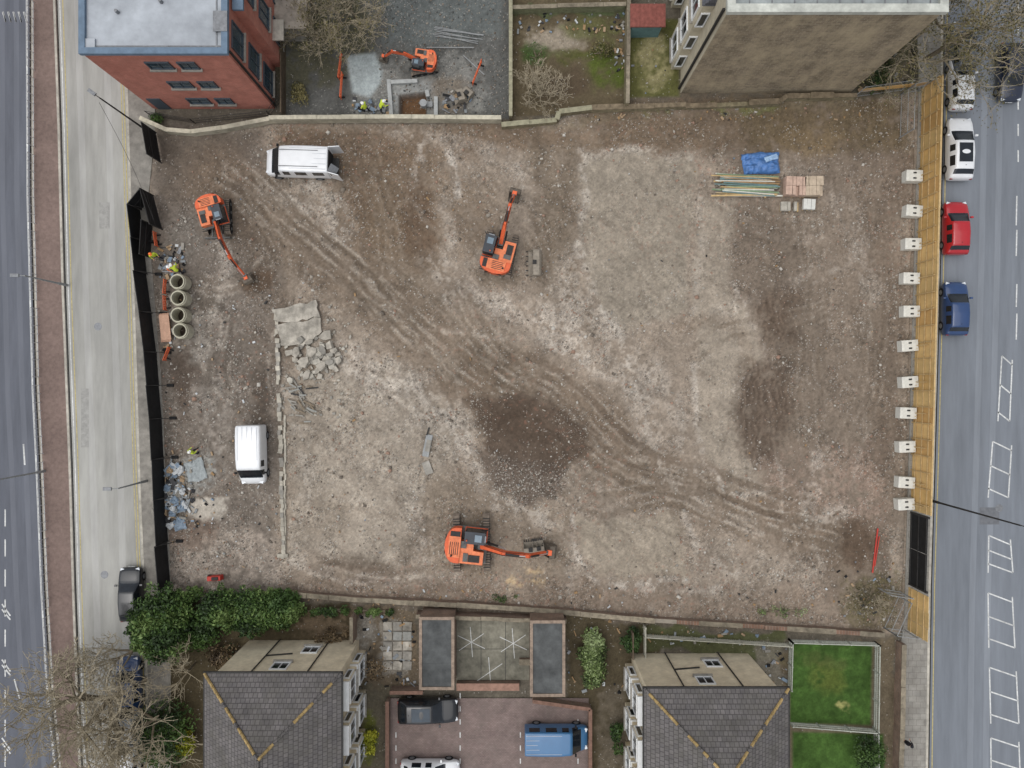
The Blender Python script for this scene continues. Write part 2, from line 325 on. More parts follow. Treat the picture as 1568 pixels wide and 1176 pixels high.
region([(783,-60),(957,-60),(957,170),(783,180)],(94,84,66),1,3,warp=False,stone=.2)
ell(850,60,40,22,(150,140,126),.7,brk=.7); ell(925,105,28,38,(74,86,34),.9,brk=.4); ell(905,40,40,18,(92,94,58),.7,brk=.8); ell(870,130,40,25,(78,66,54),.7); ell(820,80,20,14,(66,88,44),.8,brk=.5); ell(870,85,30,10,(72,76,36),.7,brk=.6)
region([(787,10),(957,8),(957,22),(787,24)],(84,96,66),.8,3,brk=.4)
region([(958,30),(1040,30),(1040,148),(958,150)],(88,88,52),1,3,warp=False,stone=.2); ell(997,90,24,50,(146,138,104),.75,brk=.5)
region([(1305,-60),(1412,-60),(1412,140),(1305,148)],(74,72,58),1,6,stone=.4); region([(1310,110),(1400,100),(1400,138),(1310,146)],(112,102,86),.6,6,brk=.6)
region([(780,188),(1300,150),(1300,164),(780,200)],(116,106,88),.5,5,brk=.8); region([(985,170),(1190,162),(1190,172),(985,178)],(100,106,58),.5,4,brk=1.2)
# ---------------- south yards
region([(250,912),(560,925),(560,1260),(240,1260)],(74,66,50),1,5,stone=.2); region([(450,930),(545,935),(545,990),(450,975)],(116,100,82),.7,10,brk=.7)
region([(545,925),(642,930),(642,1062),(545,1062)],(108,96,80),.9,4,stone=.4); region([(588,952),(630,952),(630,1030),(588,1030)],(140,134,124),.7,3,brk=.6); ell(565,970,16,30,(150,146,138),.6,brk=.6,stone=.6)
region([(545,1050),(600,1050),(600,1260),(545,1260)],(96,90,76),.9,5,brk=.3); ell(565,1130,14,40,(98,104,40),.8,brk=.5)
region([(865,940),(1010,955),(1010,1260),(905,1260),(865,1060)],(80,72,56),1,5); region([(915,1060),(958,1060),(958,1260),(915,1260)],(100,92,80),.7,4,brk=.4)
region([(985,958),(1205,970),(1205,1010),(985,1000)],(82,84,58),1,4,stone=.2); region([(1160,985),(1205,985),(1205,1060),(1160,1060)],(116,110,98),.8,4,stone=.5)
region([(1200,1000),(1345,975),(1372,980),(1372,1260),(1200,1260)],(100,90,74),1,4)
for q in ([(1209,982),(1335,985),(1333,1110),(1209,1107)],[(1213,1120),(1352,1124),(1356,1300),(1213,1300)]):
    s,mm=region(q,(60,84,38),1,3,warp=False,stone=0); C[s]*=(1+0.45*mm*BK2[s]+.25*mm*BF[s])[...,None]; S[s]*=(1-mm)
ell(1290,1085,10,6,(190,180,120),.5,brk=1); ell(1265,1040,30,25,(96,96,46),.45,brk=.7); ell(1250,1010,50,10,(84,80,50),.35,brk=.7)
WN=rng.random(U.shape); W2=vn(U,V,3.2,901); CL_=1-np.abs(fbm(U,V,9,911,3))*2.4
wet=1+0.17*fbm(U,V,110,501,4)+0.20*fbm(U,V,26,511,4)+0.17*BF+.10*CL_*insite-.05
SC=np.clip(S*(.6+1.5*np.clip(BK+.25*BK2,-.35,.6)),0,1)
C*=(wet*(1+(WN-0.5)*(0.14+0.5*SC)+(W2-.5)*(.12+.45*SC)*insite))[...,None]
sp=((rng.random(U.shape)<0.022*SC)&insite); C[sp]=C[sp]*.5+.5*lin((190,185,176)); sp=((rng.random(U.shape)<0.02*S)&insite); C[sp]*=.6
C[:]=np.clip(C,0.004,0.7)
Z+=0.07*fbm(U,V,50,601,4)+0.05*fbm(U,V,9,611,3)*(.4+S)+0.02*(WN-.5)*S*2
CL=[(-3000,188),(0,190),(150,194),(420,203),(740,213),(900,220),(1176,228),(4000,300)]
def ip(t,v): a=np.array(t,float); return np.interp(v,a[:,0],a[:,1])
road=(U<ip(CL,V)+8)|(U>1402-(V-130)*0.026); Z=np.where(road,-0.15,np.maximum(Z,np.where(Z<-.4,Z,-.1)))
ny,nx=U.shape
Vt=np.stack([X,Y,Z],-1).reshape(-1,3); idx=np.arange(ny*nx).reshape(ny,nx)
F=np.stack([idx[:-1,:-1],idx[:-1,1:],idx[1:,1:],idx[1:,:-1]],-1).reshape(-1,4)
mt,t,b=nt('earth_and_rubble')
at=t.nodes.new('ShaderNodeAttribute'); at.attribute_name='soil'; as_=t.nodes.new('ShaderNodeAttribute'); as_.attribute_name='stony'
tc=t.nodes.new('ShaderNodeTexCoord')
n=t.nodes.new('ShaderNodeTexNoise'); n.inputs['Scale'].default_value=5; n.inputs['Detail'].default_value=6; n.inputs['Roughness'].default_value=.78; t.links.new(tc.outputs['Object'],n.inputs['Vector'])
mr=t.nodes.new('ShaderNodeMapRange'); mr.inputs[1].default_value=.3; mr.inputs[2].default_value=.7; mr.inputs[3].default_value=.74; mr.inputs[4].default_value=1.26; t.links.new(n.outputs['Fac'],mr.inputs[0])
vm=t.nodes.new('ShaderNodeVectorMath'); vm.operation='SCALE'; t.links.new(at.outputs['Color'],vm.inputs[0]); t.links.new(mr.outputs[0],vm.inputs['Scale'])
cur=vm.outputs[0]
for sc,th,colr,mxa in ((9,.28,(.40,.38,.35,1),.45),(14,.25,(.08,.07,.06,1),.5)):
    vo=t.nodes.new('ShaderNodeTexVoronoi'); vo.inputs['Scale'].default_value=sc; t.links.new(tc.outputs['Object'],vo.inputs['Vector'])
    se=t.nodes.new('ShaderNodeSeparateColor'); t.links.new(vo.outputs['Color'],se.inputs[0])
    mu=t.nodes.new('ShaderNodeMath'); mu.operation='MULTIPLY'; mu.inputs[1].default_value=th; t.links.new(as_.outputs['Fac'],mu.inputs[0])
    lt=t.nodes.new('ShaderNodeMath'); lt.operation='LESS_THAN'; t.links.new(se.outputs[0],lt.inputs[0]); t.links.new(mu.outputs[0],lt.inputs[1])
    l2=t.nodes.new('ShaderNodeMath'); l2.operation='LESS_THAN'; t.links.new(vo.outputs['Distance'],l2.inputs[0]); l2.inputs[1].default_value=.42
    m3=t.nodes.new('ShaderNodeMath'); m3.operation='MULTIPLY'; t.links.new(lt.outputs[0],m3.inputs[0]); t.links.new(l2.outputs[0],m3.inputs[1])
    m4=t.nodes.new('ShaderNodeMath'); m4.operation='MULTIPLY'; t.links.new(m3.outputs[0],m4.inputs[0]); m4.inputs[1].default_value=mxa
    mx=t.nodes.new('ShaderNodeMix'); mx.data_type='RGBA'; t.links.new(m4.outputs[0],mx.inputs[0]); t.links.new(cur,mx.inputs[6]); mx.inputs[7].default_value=colr; cur=mx.outputs[2]
t.links.new(cur,b.inputs['Base Color']); b.inputs['Roughness'].default_value=.95; b.inputs['Specular IOR Level'].default_value=.15
bp=t.nodes.new('ShaderNodeBump'); bp.inputs['Strength'].default_value=.6; bp.inputs['Distance'].default_value=.06; t.links.new(n.outputs['Fac'],bp.inputs['Height']); t.links.new(bp.outputs[0],b.inputs['Normal'])
g=npmesh('building_site_ground',Vt,F,[mt],smooth=True)
ca=g.data.color_attributes.new('soil','FLOAT_COLOR','POINT'); ca.data.foreach_set('color',np.concatenate([C.reshape(-1,3),np.ones((ny*nx,1))],1).astype(np.float32).ravel())
sa=g.data.attributes.new('stony','FLOAT','POINT'); sa.data.foreach_set('value',SC.astype(np.float32).ravel())
def zt(x,y):
    j=int(round((x+42)/ST));i=int(round((y+32)/ST))
    return float(Z[min(max(i,0),ny-1),min(max(j,0),nx-1)])
mb=MB(); gm=pm('outer_ground',(92,90,78),.95,.5,.4,big=.3); mb.face([(-900,-900,-1.2),(900,-900,-1.2),(900,900,-1.2),(-900,900,-1.2)],gm)
for a_ in ([(-900,32),(900,32),(900,900),(-900,900)],[(-900,-900),(900,-900),(900,-32),(-900,-32)],[(-900,-32),(-42,-32),(-42,32),(-900,32)],[(42,-32),(900,-32),(900,32),(42,32)]): mb.face([(p[0],p[1],-.15) for p in a_],gm)
mb.obj('ground')

# ------------------------------------------------------------ roads
VS=[-4000,-1500,-400]+list(range(-100,1300,50))+[1600,2600,5000]
def strip(name,a,bb,z,mat,side=0.0,v0=-1e9,v1=1e9):
    vs=[v for v in VS if v0<v<v1]
    if v0>-1e8: vs=[v0]+vs
    if v1<1e8: vs=vs+[v1]
    A=[(*P(ip(a,v),v),z) for v in vs]; B=[(*P(ip(bb,v),v),z) for v in vs]; n=len(vs)
    m=MB(); m.add(A+B,[(i+1,n+i+1,n+i,i) for i in range(n-1)],mat)
    if side:
        A2=[(p[0],p[1],z-side) for p in A];B2=[(p[0],p[1],z-side) for p in B]
        kb=pm('kerb_stone',(170,168,160),.9,3,.2)
        m.add(A+A2,[(i,n+i,n+i+1,i+1) for i in range(n-1)],kb); m.add(B+B2,[(i+1,n+i+1,n+i,i) for i in range(n-1)],kb)
    return m.obj(name)
AL=[(-4000,20),(0,45),(300,46),(600,54),(720,60),(900,67),(1040,75),(1176,88),(5000,400)]
BL=[(-4000,20),(0,88),(200,95),(440,101),(720,112),(900,117),(1176,127),(5000,420)]
DL=[(-4000,230),(0,240),(205,238),(320,226),(560,246),(740,255),(900,262),(1176,262),(5000,300)]
FL=[(-4000,1460),(125,1446),(400,1441),(700,1433),(900,1427),(1176,1423),(5000,1400)]
EL=[(-4000,1385),(0,1400),(130,1408),(960,1385),(975,1376),(1176,1372),(5000,1350)]
def sh(t,d): return [(a,b_+d) for a,b_ in t]
rdl=pm('asphalt_dark',(94,97,105),.9,1.6,.14,.2,stretch=(1,.12,1),big=.12)
rds=pm('asphalt_worn_pale',(154,153,148),.9,1.3,.16,.2,stretch=(1,.15,1),big=.22)
rdr=pm('asphalt_blue_grey',(115,120,127),.85,1.3,.15,.2,stretch=(1,.1,1),big=.14)
redp=pm('red_brick_verge',(120,103,96),.9,4,.2,.2,big=.15)
pav=brickm('paving_slabs',(142,139,132),(134,131,125),(114,110,104),.6,.45,.015,'flat',na=.25,stain=(112,106,98),stain_amt=.4)
wln=pm('road_paint_white',(198,199,197),.8,5,.28,big=.22); yln=pm('road_paint_yellow',(172,158,108),.8,5,.3)
strip('main_road',sh(AL,-330),AL,0.0,rdl)
strip('central_reservation',sh(AL,4),sh(BL,-2),0.10,redp,.2)
strip('service_road',BL,CL,0.0,rds)
strip('pavement',CL,DL,0.11,pm('pavement_tarmac',(130,126,119),.9,2,.28,.2,big=.3),.2)
strip('road',FL,sh(FL,190),0.0,rdr)
strip('pavement',EL,sh(FL,-3),0.11,pav,.2)
strip('pavement',sh(FL,195),sh(FL,260),0.11,pav,.2); strip('pavement',sh(AL,-400),sh(AL,-335),0.11,pav,.2)
def line(name,a,d,w,z,mat,v0=-1e9,v1=1e9): return strip(name,sh(a,d-w/2),sh(a,d+w/2),z,mat,0,v0,v1)
line('kerb_stones',AL,5.5,3,.105,CONC); line('kerb_stones',BL,-4,3.5,.105,CONC); line('kerb_stones',CL,1.5,3.5,.115,CONC); line('kerb_stones',FL,-5,3.5,.115,CONC)
line('road_marking',AL,-4,2.6,.004,wln); line('road_marking',BL,3.4,1.6,.004,wln); line('road_marking',BL,8,1.4,.004,yln); line('road_marking',CL,-4,1.6,.004,yln); line('road_marking',CL,-8,1.2,.004,yln); line('road_marking',FL,4,1.5,.004,yln)
wlane=pm('asphalt_polished',(125,130,137),.8,1.3,.14,.1,stretch=(1,.1,1),big=.12); wl2=pm('asphalt_polished_pale',(161,160,156),.85,1.3,.14,.1,stretch=(1,.15,1),big=.18); wl3=pm('asphalt_polished_dark',(100,103,111),.8,1.3,.12,.1,stretch=(1,.1,1),big=.1)
for d in (62,86): line('road_wear',FL,d,9,.0025,wlane)
for d in (30,72): line('road_wear',BL,d,10,.0025,wl2)
for d in (-20,-42): line('road_wear',AL,d,8,.0025,wl3)
mk=MB()
def rl(u0,v0,u1,v1,w=2.0,z=.006,m=wln):
    a=P(u0,v0);b_=P(u1,v1);mk.beam((*a,z),(*b_,z),w*K,.004,.004,m)
for v0,v1 in ((300,345),(352,392),(435,470),(480,520)): rl(1557,v0,1556,v1)
for v0,v1,a0,a1,b0,b1 in ((545,645,1534,1528,1550,1546),(676,762,1520,1513,1549,1544),(820,877,1514,1513,1547,1551),(908,992,1513,1514,1550,1554),(1022,1108,1515,1517,1556,1560),(1130,1210,1517,1518,1560,1563)):
    rl(a0,v0,a1,v1); rl(b0,v0+6,b1,v1); rl(a0,v0,b0,v0+14)
    vm_=(v0+v1)/2; rl((a0+a1)/2,vm_-6,(b0+b1)/2,vm_+8)
    rl(a1,v1-14,b1,v1)
for v in (0,36,75,115,150,190,230): rl(1559,v,1559,v+18)
for v in range(800,1176,46): rl(8,v-20,8,v+6,2)
for v in (925,1010,1130): rl(3,v,16,v+18,2.2); rl(3,v+8,16,v+24,2.2)
for u in (4,12,20,28,36): rl(u,18,u+5,34,2); rl(u+5,34,u+1,18,1.6)
rl(36,680,38,712,2.4); rl(22,1040,30,1070,2); 
mk.obj('road_marking')
mh=MB()
for u,v in ((1530,778),(150,500),(160,880)):
    x,y=P(u,v); mh.cyl((x,y,.003),(x,y,.009),.3,.3,CHR,16)
mh.obj('manhole_cover')
pt=MB(); dk=pm('tarmac_patch',(104,106,110),.9,3,.2)
for u,v,w,h in ((1515,790,30,26),(130,640,12,90),(160,330,16,40)):
    x,y=P(u,v); pt.box((x,y,.002),(w*K,h*K,.008),dk if u>1000 else pm('patch_pale',(148,147,143),.9,3,.2))
pt.obj('road_patch')
gr=MB(); gmtl=pm('galvanised_rail',(190,192,193),.5,4,.1,metal=.2)
prev=None
for v in np.arange(-60,1240,13):
    x,y=P(ip(AL,v)+9,v); gr.cyl((x,y,.1),(x,y,1.05),.03,.03,gmtl,5)
    if prev and int(v/13)%9: 
        for z in (1.05,.25): gr.cyl((*prev,z),(x,y,z),.025,.025,gmtl,4)
        for k in range(1,6): 
            q=k/6; gr.cyl((prev[0]*(1-q)+x*q,prev[1]*(1-q)+y*q,.25),(prev[0]*(1-q)+x*q,prev[1]*(1-q)+y*q,1.05),.012,.012,gmtl,3,False)
    prev=(x,y)
gr.obj('pedestrian_guard_rail')

# ------------------------------------------------------------ walls / fences
def wall(name,pts,h,th,mat,cap=None,z0=0.0,jit=0.0,cw=.06):
    m=MB()
    for i in range(len(pts)-1):
        a=Vector((*P(*pts[i]),0));b_=Vector((*P(*pts[i+1]),0));L=(b_-a).length;nseg=max(1,int(L/1.6)) if jit else 1
        for k in range(nseg):
            p=a.lerp(b_,k/nseg);q=a.lerp(b_,(k+1)/nseg);hh=h*(1+random.uniform(-jit,jit)); 
            zz=z0+hh/2; d=(q-p).normalized()*.004*((k+i)%2); tj=th*(1+random.uniform(-jit,jit)*.8)
            m.beam((p.x-d.x,p.y-d.y,zz),(q.x+d.x,q.y+d.y,zz),tj,hh,hh,mat)
            if cap and not (jit>.1 and random.random()<.15): m.beam((p.x,p.y,z0+hh+.035),(q.x-d.x*3,q.y-d.y*3,z0+hh+.035),tj+cw,.07,.07,cap)
    return m.obj(name,bevel=.015)
brk_old=brickm('old_brick',(128,100,84),(112,92,80),(140,132,120),na=.35)
stonew=pm('render_wall_weathered',(166,160,142),.95,2.2,.3,.3,big=.25)
mossw=pm('wall_top_mossy',(126,117,94),.95,3,.4,.3,big=.3)
wall('boundary_wall',[(222,186),(262,204),(300,207),(345,201),(418,187)],.8,.26,stonew,pm('wall_coping_pale',(180,174,156),.9,3,.25,.2,big=.25),jit=.05)
wall('boundary_wall',[(418,187),(600,186),(768,187)],1.0,.26,stonew,_m['wall_coping_pale'],jit=.04)
wall('boundary_wall',[(768,196),(852,188),(855,176),(905,170)],.7,.32,mossw,pm('coping_greenish',(144,140,118),.9,3,.3),jit=.12)
wall('boundary_wall',[(905,170),(1000,167),(1095,164),(1190,160),(1200,152),(1306,151)],.6,.32,mossw,pm('coping_brown',(112,100,82),.9,3,.45),jit=.35)
wall('boundary_wall',[(440,905),(540,914),(700,922),(850,932),(1000,946),(1200,958),(1348,968)],.7,.32,brk_old,pm('coping_old',(130,121,105),.9,2.5,.4,.3,big=.35),jit=.12)
wall('garden_wall',[(782,186),(782,-80)],1.1,.22,mossw,_m['coping_greenish'],jit=.04); wall('garden_wall',[(957,168),(960,-80)],1.3,.22,mossw,_m['coping_old'],jit=.05)
wall('garden_wall',[(784,20),(956,16)],.9,.25,pm('green_brick',(112,114,88),.95,3,.35),_m['coping_old'],jit=.05); wall('garden_wall',[(1374,980),(1366,1300)],1.0,.3,brk_old,_m['coping_old'],jit=.05)
wall('garden_wall',[(596,1066),(596,1330)],.9,.22,brk_old,pm('coping_brickred',(118,92,80),.9,4,.3)); wall('garden_wall',[(902,1078),(902,1330)],.9,.22,brk_old,_m['coping_brickred']); wall('garden_wall',[(640,936),(866,944)],1.2,.24,brk_old,_m['coping_old'],jit=.05)
wall('garden_wall',[(545,935),(545,975)],1.6,.2,brk_old,_m['coping_old']); wall('garden_wall',[(600,1052),(650,1052)],1.0,.22,brk_old,_m['coping_brickred']); wall('garden_wall',[(815,1066),(902,1078)],.9,.22,brk_old,_m['coping_brickred'])
wall('garden_fence',[(437,180),(437,-80)],1.2,.1,pm('timber_dark',(92,80,66),.9,4,.35)); wall('garden_fence',[(965,960),(965,1000)],1.4,.1,_m['timber_dark'])
bk=pm('black_sheeting',(26,27,29),.7,2,.4,.4)
hb=MB(); hp=[(216,322),(226,420),(240,540),(248,640),(254,760),(262,896)]
for i in range(len(hp)-1):
    a=Vector((*P(*hp[i]),0));b_=Vector((*P(*hp[i+1]),0));n_=max(1,int((b_-a).length/2.4))
    for k in range(n_):
        p=a.lerp(b_,k/n_);q=a.lerp(b_,(k+1)/n_); o=random.uniform(-.1,.1)
        hb.beam((p.x+o,p.y,1.0),(q.x+o*.3,q.y,1.0),.05,2.0+random.uniform(-.15,.15),2.0,bk); hb.cyl((p.x+.06,p.y,0),(p.x+.06,p.y,2.15),.035,.035,DKM,6)
        hb.beam((p.x+.9,p.y,.1),(p.x+.08,p.y,1.6),.05,.05,.05,DKM); hb.box((p.x+.9,p.y,.14),(.5,.22,.15),RUB)
hb.obj('site_hoarding_black')
def gate(name,pts,h=2.0,sheet=None,col=None,rr=1.0):
    m=MB()
    for i in range(len(pts)-1):
        a=Vector((*P(*pts[i]),.1));b_=Vector((*P(*pts[i+1]),.1)); mt_=col or (DKM if sheet else gmtl)
        for q in (a,b_): m.cyl(q,q+Vector((0,0,h)),.05*rr,.05*rr,mt_,6)
        for z in (.15,h*.55,h-.02): m.cyl((a.x,a.y,a.z+z),(b_.x,b_.y,a.z+z),.03*rr,.03*rr,mt_,5)
        if rr>=1: m.cyl((a.x,a.y,.25),(b_.x,b_.y,h),.025,.025,mt_,5)
        nn=int((b_-a).length/.14)
        for k in range(nn):
            q=a.lerp(b_,(k+.5)/nn); m.cyl(q+Vector((0,0,.15)),q+Vector((0,0,h)),.008,.008,mt_,3,False)
        if sheet: m.beam((a.x,a.y,.1+h/2),(b_.x,b_.y,.1+h/2),.02,h-.1,h-.1,sheet)
    return m.obj(name)
gmid=pm('galvanised_dull',(140,142,142),.6,4,.2)
gate('site_gate',[(240,204),(248,250)],2.3,bk); gate('site_gate',[(218,322),(236,300),(250,352)],2.1,bk); gate('site_gate',[(235,345),(232,395)],1.8,bk)
gate('mesh_fence_panel',[(1404,140),(1378,146),(1376,212)],2.1,None,gmid,.9); gate('mesh_fence_panel',[(1376,905),(1344,900)],2.0,None,gmid,.9); gate('mesh_fence_panel',[(1384,964),(1352,960),(1374,912)],2.0,None,gmid,.9); gate('mesh_fence_panel',[(1306,150),(1378,140)],2.0,None,gmid,.7)
ply=[pm('plywood_%d'%i,c,.8,1.5,.14,stretch=(1,1,.3),big=.14) for i,c in enumerate([(206,170,110),(214,180,122),(194,156,100),(202,172,118)])]
tim=pm('timber_pale',(184,158,114),.85,4,.2)
def E_(v): return 1411-(v-130)*0.0265
hd=empty('plywood_hoarding'); hm=MB(); v=138.0; H2=2.7
def pan(v0,v1,mat,m,h=H2):
    o=random.uniform(-.5,.5); a=P(E_(v0)+o,v0);b_=P(E_(v1)+o,v1); m.beam((a[0],a[1],.1+h/2),(b_[0],b_[1],.1+h/2),.03,h,h,mat)
while v<778:
    v1=min(v+24.2,780); pan(v,v1-.25,random.choice(ply),hm)
    x,y=P(E_(v),v); hm.box((x-.09,y,1.35),(.09,.07,2.5),tim)
    v+=24.2
v=898
while v<962: pan(v,min(v+24,964)-.3,random.choice(ply),hm); v+=24
for z in (.6,1.45,2.3):
    for v0,v1 in ((138,780),(898,964)):
        a=P(E_(v0),v0);b_=P(E_(v1),v1); hm.beam((a[0]-.07,a[1],z),(b_[0]-.07,b_[1],z),.06,.09,.09,tim)
a=P(E_(138),138);b_=P(E_(780),780); hm.beam((a[0],a[1],.1+H2+.02),(b_[0],b_[1],.1+H2+.02),.12,.03,.03,tim)
hm.beam((*P(1411,138),1.3),(*P(1306,149),1.3),.03,.6,.6,ply[2])
hm.obj('panels',parent=hd)
gb=MB(); a=P(E_(782),784);b_=P(E_(895),893)
for q0,q1 in ((0,.495),(.505,1)):
    p=Vector(a).lerp(Vector(b_),q0);q=Vector(a).lerp(Vector(b_),q1); gb.beam((p.x,p.y,1.25),(q.x,q.y,1.25),.05,2.3,2.3,bk)
    for z in (.3,1.3,2.35): gb.beam((p.x-.05,p.y,z),(q.x-.05,q.y,z),.05,.06,.06,DKM)
for p in (a,b_): gb.box((p[0],p[1],1.3),(.14,.14,2.6),DKM)
gb.obj('site_gate')
cw=pm('concrete_block_white',(208,207,199),.9,3,.14,.2,big=.1)
for vv in (273,326,376,428,478,530,585,632,683,737,770):
    u=1393-(vv-273)*0.026; x,y=P(u,vv); m=MB()
    m.box((0,0,.42),(1.25,.85,.74),cw); m.box((0,.2,.81),(.25,.12,.06),DKM); m.box((0,-.2,.81),(.25,.12,.06),DKM)
    m.obj('concrete_block',(x+random.uniform(-.06,.06),y,0),random.uniform(-.08,.08),bevel=.05)
    s=MB(); s.beam((.45,0,.78),(E_(vv)*K-u*K-.1,0,1.9),.06,.09,.09,tim); s.beam((.45,-.25,.76),(E_(vv)*K-u*K-.1,-.25,.5),.06,.09,.09,tim); s.obj('timber_prop',(x,y,.05))
fg=pm('fence_grey',(162,164,154),.9,4,.25)
def prail(name,pts,h=.95,col=fg,w=.07):
    m=MB()
    for i in range(len(pts)-1):
        a=Vector((*P(*pts[i]),.05));b_=Vector((*P(*pts[i+1]),.05));L=(b_-a).length;n_=max(1,int(L/1.8))
        for k in range(n_+1): q=a.lerp(b_,k/n_); m.box((q.x,q.y,h/2+.05),(.1,.1,h+.1),col)
        for z in (.3,h*.62,h): m.beam((a.x,a.y,z),(b_.x,b_.y,z),w,.1,.1,col)
        for k in range(int(L/.16)): 
            if random.random()<.93: q=a.lerp(b_,(k+.5)/int(L/.16)); m.box((q.x,q.y,h*.5),(.03,.03,h*.8),col)
    m.obj(name)
prail('timber_fence',[(1207,978),(1338,982),(1336,1112)]); prail('timber_fence',[(1207,1104),(1336,1114),(1338,1300)]); prail('timber_fence',[(1207,978),(1205,1050)]); prail('timber_fence',[(985,970),(1205,984)],.9,pm('fence_pale',(170,168,154),.9,4,.25)); prail('timber_fence',[(985,955),(985,1000)],1.0,_m['fence_pale'])

# ------------------------------------------------------------ buildings
def bx(m,x0,x1,y0,y1,z0,z1,mat): m.box(((x0+x1)/2,(y0+y1)/2,(z0+z1)/2),(abs(x1-x0),abs(y1-y0),z1-z0),mat)
def win(mf,mg,c,w,h,face,frame,sill=True,mull=1,glass=GLASS):
    d={'n':(0,1),'s':(0,-1),'e':(1,0),'w':(-1,0)}[face]; tx,ty=abs(d[1]),abs(d[0]); x,y,z=c
    def B(m,o,zc,ww,hh,dep,mat,pr): m.box((x+tx*o+d[0]*pr,y+ty*o+d[1]*pr,z+zc),(tx*ww+abs(d[0])*dep,ty*ww+abs(d[1])*dep,hh),mat)
    B(mg,0,0,w-.06,h-.06,.04,glass,.01)
    B(mf,0,h/2,w+.1,.08,.1,frame,.05);B(mf,0,-h/2,w+.1,.08,.1,frame,.05);B(mf,w/2,0,.08,h-.09,.1,frame,.05);B(mf,-w/2,0,.08,h-.09,.1,frame,.05)
    for k in range(mull): B(mf,-w/2+w*(k+1)/(mull+1),0,.05,h-.1,.06,frame,.05)
    if sill: B(mf,0,-h/2-.1,w+.3,.1,.22,CONC2,.11)
e=empty('brick_apartment_building'); ht=9.4
x0,y0=P(236,167);x1,_=P(421,167);y1=y0+13
rb=brickm('red_brick',(182,106,90),(162,90,77),(174,140,126),na=.2,stain=(152,96,84),stain_amt=.4); w=MB(); bx(w,x0,x1,y0,y1,0,ht,rb); bx(w,x1,x1+.7,y0+3.2,y1,0,ht-.7,rb); w.obj('walls',parent=e)
bl=pm('blue_grey_coping',(98,116,134),.7,2,.18); rf=pm('roof_membrane',(160,165,171),.7,1.2,.14,big=.2); r=MB()
bx(r,x0-.1,x1+.1,y0-.1,y0+.3,ht,ht+.3,bl);bx(r,x0-.1,x0+.3,y0+.3,y1,ht,ht+.3,bl);bx(r,x1-.3,x1+.1,y0+.3,y1,ht,ht+.3,bl); bx(r,x0+.3,x1-.3,y0+.3,y1,ht,ht+.08,rf)
bx(r,x0+.3,x0+.9,y0+.3,y0+.9,ht+.08,ht+.22,rf); bx(r,x0+.42,x1-.42,y0+.42,y0+.5,ht+.08,ht+.12,CHR); bx(r,x1-.7,x1-.62,y0+.3,y1,ht+.08,ht+.13,CHR)
bx(r,x1+.1,x1+.8,y0+3.1,y1,ht-.7,ht-.5,bl); bx(r,x1-.8,x1+.1,y0+1.3,y0+2.6,ht+.3,ht+.34,CHR)
for a_,c_ in ((.25,.2),(.55,.25),(.8,.3)): r.cyl((x0+(x1-x0)*a_,y0+13*c_,ht),(x0+(x1-x0)*a_,y0+13*c_,ht+.4),.12,.1,CHR,8)
r.obj('roof',parent=e); f=MB();g_=MB(); gfr=pm('frame_grey',(70,78,86),.5,3,.1); gwin=pm('window_glass_blue',(52,68,78),.12,1.5,.4,spec=.6)
for z in (1.7,4.7,7.8):
    for u,ww in ((319,1.5),(357,1.1)): x,_=P(u,0); win(f,g_,(x,y0,z),ww,.95,'s',gfr,glass=gwin)
    for dy,ww in ((1.6,1.7),(5.0,1.5),(7.6,1.5),(10.6,1.7)): win(f,g_,(x1 if dy<3 else x1+.7,y0+dy,z),ww,1.9,'e',gfr,mull=1,glass=gwin)
f.obj('window_frames',parent=e); g_.obj('windows',parent=e); q=MB(); bx(q,x1+.7,x1+1.5,y0+4,y0+5.5,2.6,2.75,CONC);bx(q,x1-.1,x1+.12,y0+.2,y0+.32,.1,ht-.2,DKM); bx(q,x0+.4,x0+1.4,y0-.06,y0+.02,.1,2.1,gfr); q.obj('door_and_downpipes',parent=e)
gate('railings',[(232,178),(300,190),(415,178),(436,150)],1.0,None,DKM,.6)
e=empty('stone_tenement_building'); ht=12.3; x0,y0=P(1043,143); x1,_=P(1300,143); y1=y0+13
sb=brickm('weathered_stone',(138,125,106),(116,105,90),(146,137,120),.5,.2,.02,'wall',na=.35,stain=(176,162,136),stain_amt=.75); w=MB(); bx(w,x0,x1,y0,y1,0,ht,sb); w.obj('walls',parent=e)
r=MB(); cr=pm('parapet_stone_pale',(182,184,176),.9,1.5,.25,big=.3); bx(r,x0-.15,x1+.15,y0-.15,y0+.35,ht,ht+.35,cr); bx(r,x0-.15,x0+.35,y0+.35,y1,ht,ht+.35,cr); bx(r,x1-.35,x1+.15,y0+.35,y1,ht,ht+.35,cr); bx(r,x0+.35,x1-.35,y0+.35,y1,ht,ht+.1,pm('lead_roof',(140,146,146),.7,1.5,.25,big=.3))
for k in range(9): bx(r,x0+1.2+k*1.35,x0+1.26+k*1.35,y0+.4,y1-.4,ht+.1,ht+.15,CHR)
r.obj('roof',parent=e); f=MB();g_=MB(); cream=pm('cream_render',(184,176,156),.9,2,.15,big=.15); wb=MB(); sl_=brickm('slate_roof',(98,98,102),(86,87,92),(66,66,70),.3,.2,.012,'roof',na=.3)
